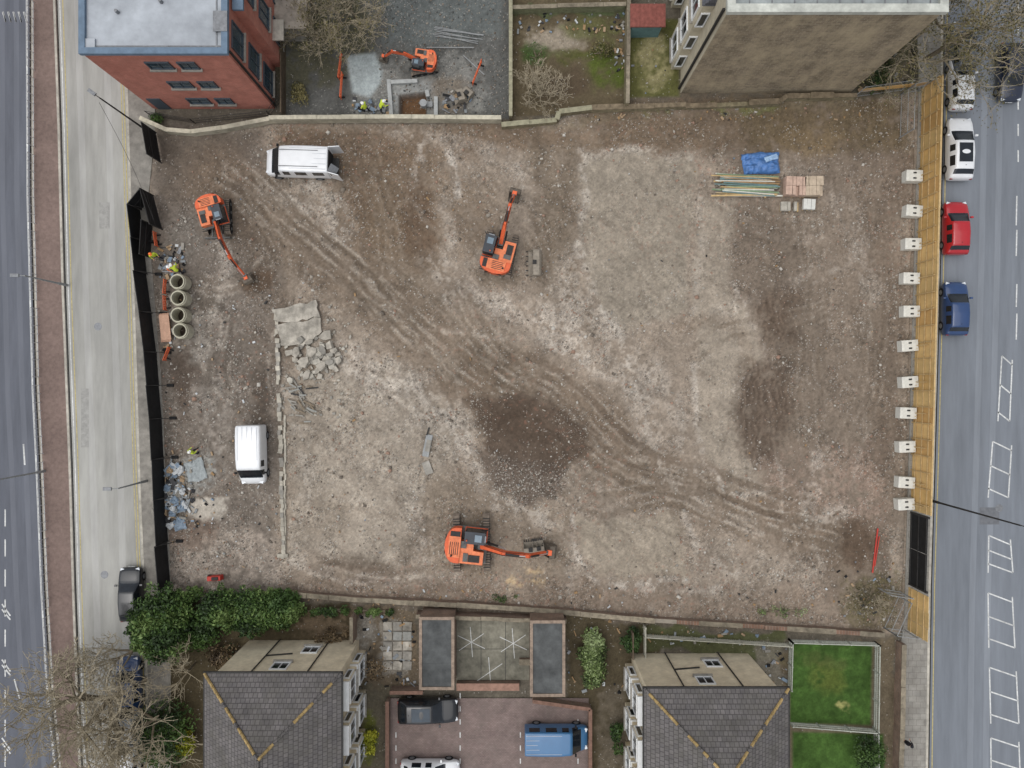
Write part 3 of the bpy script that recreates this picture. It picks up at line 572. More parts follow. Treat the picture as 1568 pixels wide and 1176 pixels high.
for dy in (1.8,6.5,10.5):
    bx(wb,x0-.8,x0,y0+dy,y0+dy+2.4,0,ht-2.6,cream)
    wb.face([(x0-.9,y0+dy-.1,ht-2.6),(x0-.9,y0+dy+2.5,ht-2.6),(x0,y0+dy+2.2,ht-1.6),(x0,y0+dy+.2,ht-1.6)][::-1],sl_); wb.face([(x0-.9,y0+dy-.1,ht-2.6),(x0,y0+dy+.2,ht-1.6),(x0,y0+dy-.1,ht-2.6)][::-1],sl_)
    for z in (1.6,4.6,7.8): win(f,g_,(x0-.8,y0+dy+1.2,z),1.6,1.8,'w',WPL); win(f,g_,(x0-.4,y0+dy,z),.5,1.7,'s',WPL,mull=0,sill=False)
bx(wb,x0-.06,x0-.002,y0+.02,y1,0,ht-.02,cream); bx(wb,x0-.25,x0-.1,y0+.3,y0+.42,0,ht-.3,DKM)
wb.obj('bay_windows',parent=e); f.obj('window_frames',parent=e); g_.obj('windows',parent=e)
q=MB(); bx(q,x0+5,x0+6.6,y0+2.4,y0+3.6,ht+.1,ht+1.6,sb); q.obj('chimney',parent=e)
slate=brickm('grey_roof_tiles',(110,106,105),(96,93,93),(72,69,69),.3,.27,.022,'roof',na=.26,stain=(84,82,74),stain_amt=.5)
hipc=pm('ridge_tile_lichen',(152,130,88),.9,2.2,.55,.2); crb=brickm('cream_brick',(228,214,184),(216,202,172),(210,202,184),na=.2,stain=(184,170,146),stain_amt=.35)
def house(u0,v0,wid,dep,side):
    e=empty('hipped_roof_house'); x0,yt=P(u0,v0); x1=x0+wid; yb=yt-dep; he=7.4; hr=10.3; run=wid/2*.94
    w=MB(); bx(w,x0+.35,x1-.35,yb+.35,yt-.35,0,he-.1,crb); w.obj('walls',parent=e)
    r=MB(); xm=(x0+x1)/2; A=(xm,yt-run,hr);B_=(xm,yb+run,hr); c=[(x0,yt,he),(x1,yt,he),(x1,yb,he),(x0,yb,he)]
    r.face([c[1],c[0],A],slate); r.face([c[2],c[1],A,B_],slate); r.face([c[3],c[2],B_],slate); r.face([c[0],c[3],B_,A],slate)
    for a_,b_ in ((c[0],A),(c[1],A),(c[2],B_),(c[3],B_),(A,B_)):
        a_=Vector(a_);b_=Vector(b_); n_=int((b_-a_).length/.4)
        for k in range(n_): p=a_.lerp(b_,k/n_);q=a_.lerp(b_,(k+.93)/n_); r.cyl(p+Vector((0,0,.03)),q+Vector((0,0,.06)),.09,.11,hipc if random.random()<.7 else slate,6)
    r.obj('roof',parent=e)
    gq=MB(); bx(gq,x0-.1,x1+.1,yt-.02,yt+.1,he-.14,he-.02,DKM);bx(gq,x0-.1,x0+.02,yb,yt,he-.14,he-.02,DKM);bx(gq,x1-.02,x1+.1,yb,yt,he-.14,he-.02,DKM); bx(gq,x0+.35,x1-.35,yt-.34,yt-.24,he-.3,he-.14,WPL)
    for px_ in (.3,.72): gq.cyl((x0+wid*px_,yt-.28,.1),(x0+wid*px_,yt-.28,he-.2),.05,.05,DKM,6)
    gq.beam((x0+wid*.3,yt-.28,3.4),(x0+wid*.5,yt-.28,3.0),.08,.08,.08,DKM)
    gq.obj('gutters',parent=e); f=MB();g_=MB()
    for k,z in ((.48,5.3),(.62,2.2)): win(f,g_,(x0+wid*k,yt-.35,z),1.1,1.2,'n',WPL)
    sx=x1-.35 if side=='e' else x0+.35; sg=1 if side=='e' else -1
    bm=MB()
    for dy in (2.0,5.0,8.0):
        bx(bm,sx,sx+sg*.5,yt-dy-.9,yt-dy+.9,.0,6.2,crb); bx(bm,sx,sx+sg*.62,yt-dy-1,yt-dy+1,6.2,6.35,WPL); bx(bm,sx,sx+sg*.6,yt-dy-1,yt-dy+1,3.1,3.3,WPL)
        for z in (1.7,4.8): win(f,g_,(sx+sg*.5,yt-dy,z),1.5,1.6,side,WPL); win(f,g_,(sx+sg*.25,yt-dy+.9,z),.36,1.5,'n',WPL,mull=0,sill=False)
    bm.obj('bay_windows',parent=e); f.obj('window_frames',parent=e); g_.obj('windows',parent=e)
    d=MB(); bx(d,sx,sx+sg*.06,yt-3.9,yt-3.1,.1,2.1,pm('door_paint',(60,70,60),.5,3,.1)); d.obj('door',parent=e)
    return e
house(375,973,9.1,12.5,'e'); house(960,993,9.6,12.5,'w')
felt=pm('roof_felt',(84,86,86),.95,1.5,.3,.2,big=.35); gpar=pm('garage_coping',(140,124,110),.9,3,.35,.2,big=.2)
def garage(u0,v0,u1,v1,hh=2.5):
    e=empty('brick_garage'); x0,y1=P(u0,v0);x1,y0=P(u1,v1); w=MB(); bx(w,x0,x1,y0,y1,0,hh,brk_old); w.obj('walls',parent=e)
    r=MB(); bx(r,x0+.18,x1-.18,y0+.18,y1-.18,hh,hh+.06,felt)
    bx(r,x0-.04,x1+.04,y0-.04,y0+.18,hh,hh+.14,gpar);bx(r,x0-.04,x1+.04,y1-.18,y1+.04,hh,hh+.14,gpar);bx(r,x0-.04,x0+.18,y0+.18,y1-.18,hh,hh+.14,gpar);bx(r,x1-.18,x1+.04,y0+.18,y1-.18,hh,hh+.14,gpar)
    for k in (.35,.7): bx(r,x0+.2,x1-.2,y0+(y1-y0)*k,y0+(y1-y0)*k+.04,hh+.06,hh+.07,felt)
    r.obj('roof',parent=e); d=MB(); bx(d,x0+.25,x1-.25,y0-.03,y0+.02,.05,2.1,pm('garage_door_white',(190,190,186),.6,3,.1)); 
    for k in range(5): bx(d,x0+.25,x1-.25,y0-.045,y0-.03,.3+k*.38,.33+k*.38,CHR)
    d.obj('door',parent=e)
garage(649,929,699,1034); garage(811,934,861,1044)
yd=MB(); x0,y1=P(699,946);x1,y0=P(811,1040); bx(yd,x0+.02,x1-.02,y0,y1,.1,.16,pm('yard_concrete',(120,117,105),.95,2.5,.3,.2,big=.4))
for k in (1,2): bx(yd,x0+(x1-x0)*k/3,x0+(x1-x0)*k/3+.04,y0,y1,.155,.164,DKM)
bx(yd,x0,x1,(y0+y1)/2,(y0+y1)/2+.04,.155,.163,DKM)
for cu,cv in ((722,982),(786,984),(750,1028)):
    x,y=P(cu,cv)
    for k in range(3 if cv<1000 else 2):
        a_=k*math.pi/3+.6; d=1.15; yd.beam((x-math.cos(a_)*d,y-math.sin(a_)*d,.17+k*.004),(x+math.cos(a_)*d,y+math.sin(a_)*d,.17+k*.004),.045,.006,.006,wln)
yd.obj('yard_paving'); wall('garden_wall',[(700,1046),(795,1046)],.7,.5,brk_old,pm('coping_brickpink',(142,112,98),.9,3,.25)); wall('garden_wall',[(811,1010),(795,1010)],.5,.4,brk_old,_m['coping_old'])
pk=brickm('block_paving',(136,119,114),(122,106,102),(106,96,92),.2,.1,.012,'flat',na=.25,stain=(106,97,92),stain_amt=.6)
dv=MB(); x0,y1=P(598,1050);x1,y0=P(901,1400); bx(dv,x0,x1,y0,y1-.9,.08,.15,pk); dv.obj('driveway')
dl=MB()
for u,v0,v1 in ((606,1120,1176),(704,1060,1200),(796,1120,1210),(884,1100,1210)): 
    x,y=P(u,v0);_,yy=P(u,v1); n_=int((y-yy)/.5)
    for k in range(0,n_,2): bx(dl,x,x+.08,y-k*.5-.4,y-k*.5,.15,.155,wln)
dl.obj('parking_bay_marking')
sh_=empty('garden_shed'); m=MB(); x,y=P(992,26,2); bx(m,x-1.1,x+1.1,y-.6,y+.8,0,1.9,pm('teal_boards',(92,120,120),.8,3,.2)); m.obj('walls',parent=sh_); m=MB(); m.box((x,y+.1,2.0),(2.6,1.7,.12),pm('terracotta_roof',(128,76,68),.8,4,.25))
for k in range(9): m.box((x-1.2+k*.3,y+.1,2.07),(.05,1.7,.03),_m['terracotta_roof'])
m.obj('roof',parent=sh_)
m=MB(); x,y=P(440,20,2.4); bx(m,x-1.3,x+1.3,y-1,y+1.4,0,2.2,CONC2); sh2=empty('outbuilding'); m.obj('walls',parent=sh2); m=MB(); m.box((x,y+.2,2.27),(2.8,2.6,.12),pm('outbuilding_roof',(150,142,132),.9,2,.3,big=.3)); m.obj('roof',parent=sh2)

# ------------------------------------------------------------ vehicles
def loft(mb,st,body,c=.03):
    rings=[]
    for (x,w,zb,zbelt,wt,zt_,g) in st:
        half=[(w*.82,zb),(w*.98,zb+.1),(w,(zb+zbelt)*.5),(w*.975,zbelt),(wt,zt_-.05),(wt*.86,zt_),(wt*.42,zt_+c)]
        rings.append([(x,y,z) for y,z in half]+[(x,-y,z) for y,z in half[::-1]])
    n=14; base=len(mb.v); mb.v+= [p for r_ in rings for p in r_]; kb=mb.mi(body);kg=mb.mi(GLASS);kr=mb.mi(RUB)
    for i in range(len(rings)-1):
        g=st[i][6]
        for k in range(n):
            a=base+i*n+k;b_=base+i*n+(k+1)%n; mb.f.append((a,b_,b_+n,a+n))
            mat=kb
            if k in (3,9) and ('s' in g): mat=kg
            if k in (4,5,6,7,8) and ('t' in g): mat=kg
            if k==13: mat=kr
            mb.m.append(mat)
    mb.f.append(tuple(base+k for k in range(n))[::-1]); mb.m.append(kb); e_=base+(len(rings)-1)*n
    mb.f.append(tuple(e_+k for k in range(n))); mb.m.append(kb)
CARST=[(-1,.76,.35,.62,.62,.74,''),(-.96,.95,.25,.84,.8,.98,''),(-.9,.98,.22,.92,.8,1.06,''),(-.88,.98,.22,.92,.79,1.08,'t'),(-.68,1,.2,.94,.71,1.40,''),(-.66,1,.2,.94,.71,1.41,'s'),(-.2,1,.2,.93,.735,1.48,''),(-.17,1,.2,.93,.735,1.48,'s'),(.12,1,.2,.92,.71,1.44,''),(.15,1,.2,.92,.71,1.43,'t'),(.44,.99,.2,.92,.80,1.02,'t'),(.48,.99,.2,.90,.84,.97,''),(.84,.96,.22,.78,.80,.86,''),(.95,.88,.28,.66,.68,.70,''),(1,.70,.35,.52,.52,.57,'')]
VANST=[(-1,.94,.35,1.1,.87,1.84,''),(-.985,.985,.3,1.15,.93,1.95,''),(-.5,1,.28,1.15,.95,2.0,''),(.1,1,.28,1.15,.94,2.0,''),(.12,1,.28,1.15,.94,2.0,'s'),(.42,1,.28,1.12,.9,1.95,''),(.44,1,.28,1.12,.89,1.93,'ts'),(.70,.98,.28,1.05,.86,1.24,'t'),(.74,.97,.28,.98,.84,1.16,''),(.93,.92,.3,.8,.74,.94,''),(1,.76,.35,.6,.58,.66,'')]
VANW=[(-1,.94,.35,1.1,.87,1.84,''),(-.985,.985,.3,1.15,.93,1.95,''),(-.93,.99,.3,1.15,.93,1.96,'s'),(-.45,1,.28,1.15,.95,2.0,''),(-.42,1,.28,1.15,.95,2.0,'s'),(.08,1,.28,1.15,.94,2.0,''),(.12,1,.28,1.15,.94,2.0,'s'),(.42,1,.28,1.12,.9,1.95,''),(.44,1,.28,1.12,.89,1.93,'ts'),(.70,.98,.28,1.05,.86,1.24,'t'),(.74,.97,.28,.98,.84,1.16,''),(.93,.92,.3,.8,.74,.94,''),(1,.76,.35,.6,.58,.66,'')]
def paint(name,rgb): return pm(name,rgb,.28,2,.05,spec=.5,coat=.6)
def vehicle(name,u,v,L,W,ang,body,st=CARST,hs=1.0,roof=None,z=0.0,extra=None,zz=1.0):
    x,y=P(u,v,zz); e=empty(name,(x,y,z),ang); m=MB()
    S_=[(a*L/2,w*W/2,zb*hs,zl*hs,wt*W/2,zt_*hs,g) for a,w,zb,zl,wt,zt_,g in st]
    loft(m,S_,body); m.obj('body',parent=e,smooth=True,subsurf=2)
    d=MB(); van=st is not CARST
    for sx in (-.62,.62 if not van else .64):
        for sy in (-1,1):
            yy=sy*(W/2-.1); d.cyl((sx*L/2,yy-.1,.33),(sx*L/2,yy+.1,.33),.33,.33,RUB,16); d.cyl((sx*L/2,yy+sy*.1,.33),(sx*L/2,yy+sy*.12,.33),.2,.18,CHR,12)
    fx=.5 if not van else .7
    for sy in (-1,1):
        d.box((fx*L/2-.25,sy*(W/2+.08),.98*hs if not van else 1.25),(.14,.2,.14),body if not van else RUB)
        d.box((L/2*.92,sy*W*.33,.66*hs if not van else .82),(.2,.28,.12),LAMPW,rz=-sy*.35); d.box((-L/2*.965,sy*W*.37,.78*hs if not van else 1.1),(.1,.2,.16 if not van else .5),REDL)
    d.box((L/2*.99,0,.42),(.05,.52,.11),WPL); d.box((L/2*.96,0,.5),(.08,W*.45,.14),RUB); d.box((-L/2*.98,0,.62),(.06,.52,.11),pm('plate_yellow',(200,180,60),.6,3,.05))
    if not van:
        d.box((L/2*.46,0,.985*hs),(.05,W*.62,.03),RUB); d.box((-.3*L,0,1.45*hs),(.05,.04,.08),RUB)
    else:
        for k in (-.5,-.25,0,.25,.5): d.box((-.2*L,k*W*.7,2.01*hs),(L*.55,.03,.015),pm('roof_seam',(178,182,186),.5,3,.05))
    if roof is not None: d.box((-.1*L,0,1.485*hs),(L*.3,W*.52,.03),roof)
    if extra: extra(d)
    d.obj('trim',parent=e,bevel=.02); return e
wht=paint('paint_white',(216,218,220)); blk=paint('paint_black',(24,26,30)); rd=paint('paint_red',(166,26,36)); bl2=paint('paint_blue',(36,62,104)); dbl=paint('paint_navy',(28,36,54)); bvan=paint('paint_mid_blue',(56,104,146)); gry=paint('paint_grey',(92,98,106)); sil=paint('paint_silver',(150,156,162))
U9=math.pi/2
vehicle('parked_car',1476,126,4.0,1.75,U9,wht,z=0); vehicle('parked_car',1478,72,4.2,1.75,U9,gry); vehicle('parked_car',1474,226,4.75,1.95,U9-.01,wht,roof=GLASS); vehicle('parked_car',1468,348,4.05,1.85,U9,rd); vehicle('parked_car',1467,472,4.1,1.85,U9,bl2)
vehicle('moving_car',1552,108,4.4,1.8,-U9,dbl)
for u,v,c in ((197,912,blk),(194,1050,bl2),(194,1105,sil),(192,1160,wht)): vehicle('parked_car',u,v,4.1,1.75,U9+.03,c)
vehicle('parked_car',655,1090,4.6,1.9,0.02,blk,z=.15,roof=pm('sunroof_glass',(60,70,80),.1,2,.2)); vehicle('blue_van',853,1140,4.8,1.95,0,bvan,VANW,.95,z=.15,zz=1.9); vehicle('parked_car',658,1184,4.5,1.8,0,wht,z=.15)
def rearopen(d):
    for s_ in (-1,1):
        d.beam((-2.45,s_*.93,1.15),(-3.3,s_*(1.15 if s_>0 else 1.0),1.15),.06,1.6,1.6,wht); d.beam((-2.6,s_*.97,1.45),(-3.2,s_*1.08,1.45),.075,.5,.5,GLASS)
    d.box((-2.48,0,1.1),(.06,1.5,1.4),RUB); d.box((-2.75,.1,.55),(.5,1.2,.1),DKM); d.beam((-2.6,.55,1.9),(-3.1,.8,1.5),.6,.05,.05,CHR)
    for k in (-.6,.6): d.box((-.3,k,2.03),(2.9,.05,.05),CHR)
vehicle('white_van',451,243,4.95,2.15,math.pi-.03,wht,VANW,1.0,z=.08,extra=rearopen,zz=1.9)
vehicle('white_van',379,698,4.5,2.05,-U9+.02,wht,VANST,.95,z=.08,zz=1.9)

OR=pm('excavator_orange',(214,98,58),.55,2.5,.2,spec=.35,big=.18); OR2=pm('excavator_orange_faded',(216,124,84),.6,3,.28); GR=pm('excavator_grey',(92,92,90),.6,4,.3); MUD=pm('track_mud',(118,107,96),.95,4,.35,.3); STL=pm('cylinder_steel',(180,180,180),.3,3,.1,metal=.6)
def excavator(u,v,s,ang,und,bend=0.0,z=0.08,reach=1.0,blade=True,tl=1.0):
    x,y=P(u,v); e=empty('excavator',(x,y,z+.02),ang); e.scale=(s,s,s)
    t_=MB(); R=Matrix.Rotation(und-ang,3,'Z')
    for sy in (-1,1):
        pts=[(-1.75*tl,.38),(-1.6*tl,.12),(-1.3*tl,0),(1.3*tl,0),(1.6*tl,.12),(1.75*tl,.38),(1.6*tl,.66),(1.3*tl,.78),(-1.3*tl,.78),(-1.6*tl,.66)]
        m=MB(); m.prism(pts,sy*1.08-.24,sy*1.08+.24,RUB,MUD,axis='y')
        t_.add([R@Vector(p) for p in m.v],m.f[:2],RUB); t_.add([R@Vector(p) for p in m.v],m.f[2:],MUD)
        n_=int(17*tl)
        for k in range(n_):
            xx=(-1.45+k*2.9/(n_-1))*tl; t_.box(R@Vector((xx,sy*1.08,.81)),(.06,.5,.05),DKM,rz=und-ang)
        for k in range(4): 
            p=R@Vector((-1.2+.8*k,sy*1.33,.3)); q=R@Vector((-1.2+.8*k,sy*1.37,.3)); t_.cyl(p,q,.16,.16,GR,10)
    t_.box(R@Vector((0,0,.5)),(1.6,1.7,.4),GR,rz=und-ang); t_.cyl((0,0,.6),(0,0,.95),.55,.55,GR,20)
    if blade:
        t_.box(R@Vector((2.05,0,.35)),(.12,2.5,.5),GR,rz=und-ang)
        for sy in (-.5,.5): t_.beam(R@Vector((.8,sy,.4)),R@Vector((2.0,sy,.35)),.12,.16,.16,GR)
    t_.obj('undercarriage',parent=e,bevel=.02)
    h=MB(); arc=[(-1.05-.75*math.cos(a),1.28*math.sin(a)) for a in np.linspace(-math.pi/2,math.pi/2,11)]
    h.prism([(1.15,-1.28)]+arc+[(1.15,1.28)],.92,1.15,GR)
    arc2=[(-1.1-.75*math.cos(a),1.25*math.sin(a)) for a in np.linspace(-math.pi/2,math.pi/2,11)]
    h.prism([(-.75,-1.25)]+arc2+[(-.75,1.25)],1.15,2.0,OR)
    h.prism([(-.75,-1.25),(.95,-1.25),(.95,-.35),(.2,-.3),(.2,.3),(-.75,.3)],1.15,1.85,OR2)
    h.box((-1.15,-.1,2.03),(.85,1.5,.07),OR2); h.box((-1.15,.75,2.02),(.7,.5,.05),DKM); h.cyl((-1.3,-.7,2.0),(-1.3,-.7,2.4),.07,.07,DKM,8)
    for k in range(5): h.box((-1.45+.14*k,-.2,2.075),(.05,.9,.02),DKM)
    h.box((.3,-.85,1.88),(.8,.5,.06),DKM); h.box((-.3,-.8,1.9),(.35,.6,.08),GR); h.box((-.5,.1,1.9),(.4,.5,.1),GR)
    h.box((-1.82,0,1.75),(.04,1.4,.2),RUB)
    h.obj('house',parent=e,bevel=.05)
    c=MB(); c.box((.3,.78,1.9),(1.55,.92,1.5),GLASS,top=.9); c.box((.25,.78,2.68),(1.42,.86,.09),pm('cab_roof_dark',(52,56,62),.4,3,.2)); c.box((.3,.78,1.2),(1.62,.96,.3),OR)
    for sx in (-.44,1.02):
        for sy in (.36,1.2): c.beam((sx+(.02 if sx<0 else 0),sy,1.2),(sx*.93+.02,sy*.97+.02,2.66),.07,.07,.07,DKM)
    c.box((.5,.78,2.74),(.5,.5,.03),pm('cab_skylight',(96,116,130),.1,2,.2,spec=.6)); c.box((1.0,.78,2.72),(.1,.5,.06),CHR); c.cyl((-.3,.6,2.72),(-.3,.6,2.9),.06,.05,OR,8); c.beam((1.0,1.25,2.0),(1.25,1.45,2.1),.05,.2,.2,RUB)
    c.obj('cab',parent=e,bevel=.03)
    a=MB(); r=reach
    R2=Matrix.Rotation(bend,4,'Z')
    p0=Vector((.7,-.0,1.35));p1=Vector((2.2*r,-.0,2.75));p2=Vector((3.9*r,0,2.75)); piv=p0
    def T(p): return piv+(R2@(Vector(p)-piv))
    p3=Vector((5.0*r,0,1.2))
    a.box((.85,0,1.3),(.7,.5,.5),GR)
    a.beam(T(p0),T(p1),.30,.36,.52,OR); a.beam(T(p1-Vector((.12,0,.03))),T(p2),.29,.52,.30,OR); a.beam(T((3.65*r,0,3.05)),T(p3),.22,.40,.24,OR)
    for sy in (-.26,.26):
        a.cyl(T((1.1,sy,1.15)),T((1.8*r,sy,1.95)),.075,.075,DKM,8); a.cyl(T((1.8*r,sy,1.95)),T((2.3*r,sy,2.55)),.045,.045,STL,8)
    a.cyl(T((2.3*r,0,3.05)),T((3.2*r,0,3.2)),.08,.08,DKM,8); a.cyl(T((3.2*r,0,3.2)),T((3.6*r,0,3.15)),.045,.045,STL,8)
    a.cyl(T((3.95*r,0,3.05)),T((4.5*r,0,2.3)),.07,.07,DKM,8); a.cyl(T((4.5*r,0,2.3)),T((5.1*r,0,1.45)),.04,.04,STL,8)
    for sy in (-.12,.12): a.cyl(T((.9,sy,1.75)),T((2.1*r,sy,3.03)),.025,.025,RUB,5); a.cyl(T((2.1*r,sy,3.03)),T((3.6*r,sy,3.0)),.025,.025,RUB,5)
    a.beam(T((5.0*r,0,1.35)),T((5.35*r,0,1.05)),.3,.1,.1,GR); a.obj('boom_and_arm',parent=e,bevel=.03)
    b_=MB(); bcol=pm('bucket_steel',(100,92,82),.7,4,.3); bx0=5.05*r; prof=[(bx0+.25,1.15),(bx0+.6,1.0),(bx0+.75,.65),(bx0+.6,.3),(bx0+.25,.12),(bx0-.15,.15)]
    for i in range(len(prof)-1):
        p,q=prof[i],prof[i+1]; b_.add([T((p[0],-.45,p[1])),T((q[0],-.45,q[1])),T((q[0],.45,q[1])),T((p[0],.45,p[1])),T((p[0]-.03,-.45,p[1]-.03)),T((q[0]-.03,-.45,q[1]+.03)),T((q[0]-.03,.45,q[1]+.03)),T((p[0]-.03,.45,p[1]-.03))],[(0,1,2,3),(7,6,5,4)],bcol)
    for sy in (-.45,.43): 
        o=[T((p[0],sy,p[1])) for p in prof]+[T((p[0],sy+.03,p[1])) for p in prof]; n_=len(prof); b_.add(o,[tuple(range(n_)),tuple(range(n_,2*n_))[::-1]]+[(i,(i+1)%n_,n_+(i+1)%n_,n_+i) for i in range(n_)],bcol)
    for k in range(5): b_.beam(T((bx0-.12,-.4+.2*k,.15)),T((bx0-.32,-.4+.2*k,.12)),.07,.05,.03,DKM)
    b_.box(T((bx0+.2,0,1.2)),(.35,.36,.16),OR,rz=bend); b_.obj('bucket',parent=e)
    return e
excavator(723,828,1.04,math.radians(-6),math.radians(91),reach=1.08,blade=False,tl=1.22)
excavator(764,391,.92,math.radians(75),math.radians(78),reach=.95,blade=False,tl=1.05)
excavator(336,334,.78,math.radians(-74),math.radians(-88),bend=math.radians(12),reach=1.3)
excavator(649,101,.6,math.radians(172),math.radians(10),reach=.95,blade=False)
def bucket(u,v,ang,w=.9):
    x,y=P(u,v); m=MB(); c=pm('bucket_loose',(140,132,120),.8,4,.25)
    pr=[(.0,.75),(.45,.7),(.62,.4),(.5,.1),(.1,.02),(-.35,.08)]
    for i in range(5): p,q=pr[i],pr[i+1]; m.beam((p[0],0,p[1]),(q[0],0,q[1]),w*2,.04,.04,c,up=(0,0,1) if abs(p[0]-q[0])>.05 else (1,0,0))
    for sy in (-w,w): m.prism(pr,sy-.02,sy+.02,c,axis='y')
    for k in range(6): m.beam((-.35,-w+.05+k*(2*w-.1)/5,.08),(-.55,-w+.05+k*(2*w-.1)/5,.07),.07,.05,.03,DKM)
    m.box((.1,0,.82),(.3,.3,.16),DKM); m.obj('excavator_bucket',(x,y,.08),ang)
bucket(816,404,0,.95); bucket(812,836,-1.5,.5); bucket(824,834,-1.4,.4); bucket(702,152,.3,.4); bucket(714,150,.9,.35)

# ------------------------------------------------------------ site objects
pc=pm('concrete_pipe',(172,168,150),.9,3,.2,.2)
for i,(u,v) in enumerate(((275,432),(276,457),(276,483),(279,507))):
    x,y=P(u,v,.8); m=MB(); n=28; R1,R0,h=.6,.46,1.15
    ro=[(R1,0),(R1,h*.85),(R1-.06,h*.86),(R1-.06,h),(R0,h),(R0,.03)]
    vs=[(r*math.cos(2*math.pi*k/n),r*math.sin(2*math.pi*k/n),z) for r,z in ro for k in range(n)]
    m.add(vs,[(a*n+k,a*n+(k+1)%n,(a+1)*n+(k+1)%n,(a+1)*n+k) for a in range(5) for k in range(n)],pc); m.add([(R0*math.cos(2*math.pi*k/n),R0*math.sin(2*math.pi*k/n),.03) for k in range(n)],[tuple(range(n))],pm('mud_dark',(62,54,46),.9,4,.3))
    m.obj('concrete_pipe',(x,y,.08))
    m=MB(); m.cyl((0,-.2,.26),(0,.28,.26),.22,.22,CONC2,20); m.obj('pipe_offcut',(x-.8,y,0),.3)
wb_=pm('pinkish_boards',(186,150,128),.8,4,.18)
m=MB()
for k in range(4): m.box((k*.03,0,.12+k*.08),(.75,2.2-.1*k,.06),wb_,rz=.02*k)
for k in range(3): m.box((0,-.9+k*.9,.05),(.8,.12,.1),tim)
m.obj('timber_stack',(*P(255,502),.08),.05,bevel=.005)
orp=pm('orange_plastic',(206,98,60),.6,4,.2); redpl=pm('red_plastic',(176,56,46),.5,4,.15)
def barrier(u,v,ang,col=orp,L=2.0,h=1.0):
    m=MB(); 
    for z in (.35,.6,.95): m.box((0,0,z*h),(L,.04,.06),col)
    for k in range(9): m.box((-L/2+.05+k*(L-.1)/8,0,.62*h),(.04,.035,.66*h),col)
    for sx in (-1,1): m.box((sx*(L/2-.2),0,.06),(.1,.5,.08),RUB); m.box((sx*(L/2-.02),0,.5*h),(.05,.05,.9*h),col)
    m.obj('pedestrian_barrier',(*P(u,v),.08),ang)
for a in ((257,440,1.5),(257,465,1.6),(260,542,1.2),(243,368,1.7)): barrier(*a,L=1.1,h=.7)
m=MB(); m.box((0,0,.3),(1.15,.38,.5),redpl,top=.88); m.box((.1,0,.58),(.5,.25,.12),DKM); m.cyl((-.45,-.22,.15),(-.45,.22,.15),.15,.15,RUB,12); m.obj('red_generator',(*P(332,883),.08),.05,bevel=.03)
m=MB(); m.cyl((0,-1.7,.14),(0,1.7,.14),.06,.06,redpl,8); m.cyl((.12,-1.2,.12),(.2,1.1,.12),.04,.04,redpl,8); m.obj('red_pipe',(*P(1338,842),.08),-.12)
for a in ((525,135,1.5),(523,105,1.45),(731,115,1.2)): barrier(*a,L=1.9,h=.75)
m=MB()
for k in range(7): 
    m.cyl((random.uniform(-2,-1.6),k*.12,.12+.05*(k%2)),(random.uniform(1.5,2),k*.12+random.uniform(-.2,.2),.12),.03,.03,gmid,6)
m.obj('scaffold_tubes',(*P(700,62),.06),-.15); m=MB(); m.cyl((-1.8,0,.2),(1.8,0,.2),.04,.04,gmid,6);m.cyl((1.0,-.6,.2),(2.6,-2.2,.5),.04,.04,gmid,6); m.obj('scaffold_tubes',(*P(690,75),.06),0)
m=MB(); pcs=[pm('pole_green',(120,138,110),.6,4,.2),pm('pole_white',(200,200,190),.6,4,.15),tim,pm('pole_grey',(140,140,135),.7,4,.2),pm('pole_teal',(104,128,128),.6,4,.2),pm('wood_brown',(146,120,88),.9,4,.2)]
for k in range(30):
    yy=-.75+1.5*(k%15)/14; zz_=.2+.13*(k//15); L=random.uniform(1.8,2.65); a_=random.uniform(-.06,.06); o_=random.uniform(-.3,.3); c_=random.choice(pcs)
    if k%3: m.cyl((-L+o_,yy-a_*L,zz_),(L+o_,yy+a_*L,zz_),.05,.05,c_,6)
    else: m.beam((-L+o_,yy-a_*L,zz_),(L+o_,yy+a_*L,zz_),.12,.05,.05,c_)
for sx in (-1.6,1.4): m.box((sx,0,.07),(.12,1.7,.12),tim)
m.obj('pole_stack',(*P(1143,286),.1),-.03)
pb=pm('pallet_bricks_pink',(184,158,142),.9,4,.2)
for u,v,w_,d_,hh,c in ((1212,289,1.5,1.4,.7,pb),(1240,289,1.4,1.45,.7,pm('pallet_bricks_tan',(180,164,144),.9,4,.2)),(1207,318,1.5,.7,.3,CONC),(1235,315,.9,.8,.35,pm('block_white',(200,200,194),.8,4,.12))):
    m=MB(); 
    for k in range(3): m.box((-w_/2+.1+k*(w_-.2)/2,0,.05),(.1,d_,.1),tim)
    nx_,ny_=max(2,int(w_/.24)),max(1,int(d_/.5)); nz_=max(1,int(hh/.2))
    for i in range(nx_):
        for j in range(ny_):
            for k in range(nz_):
                if k==nz_-1 and random.random()<.15: continue
                m.box((-w_/2+(i+.5)*w_/nx_+random.uniform(-.015,.015),-d_/2+(j+.5)*d_/ny_,.13+(k+.5)*hh/nz_),(w_/nx_-.02,d_/ny_-.02,hh/nz_-.012),c,rz=random.uniform(-.02,.02))
    m.obj('brick_pallet',(*P(u,v),.09),random.uniform(-.06,.04))
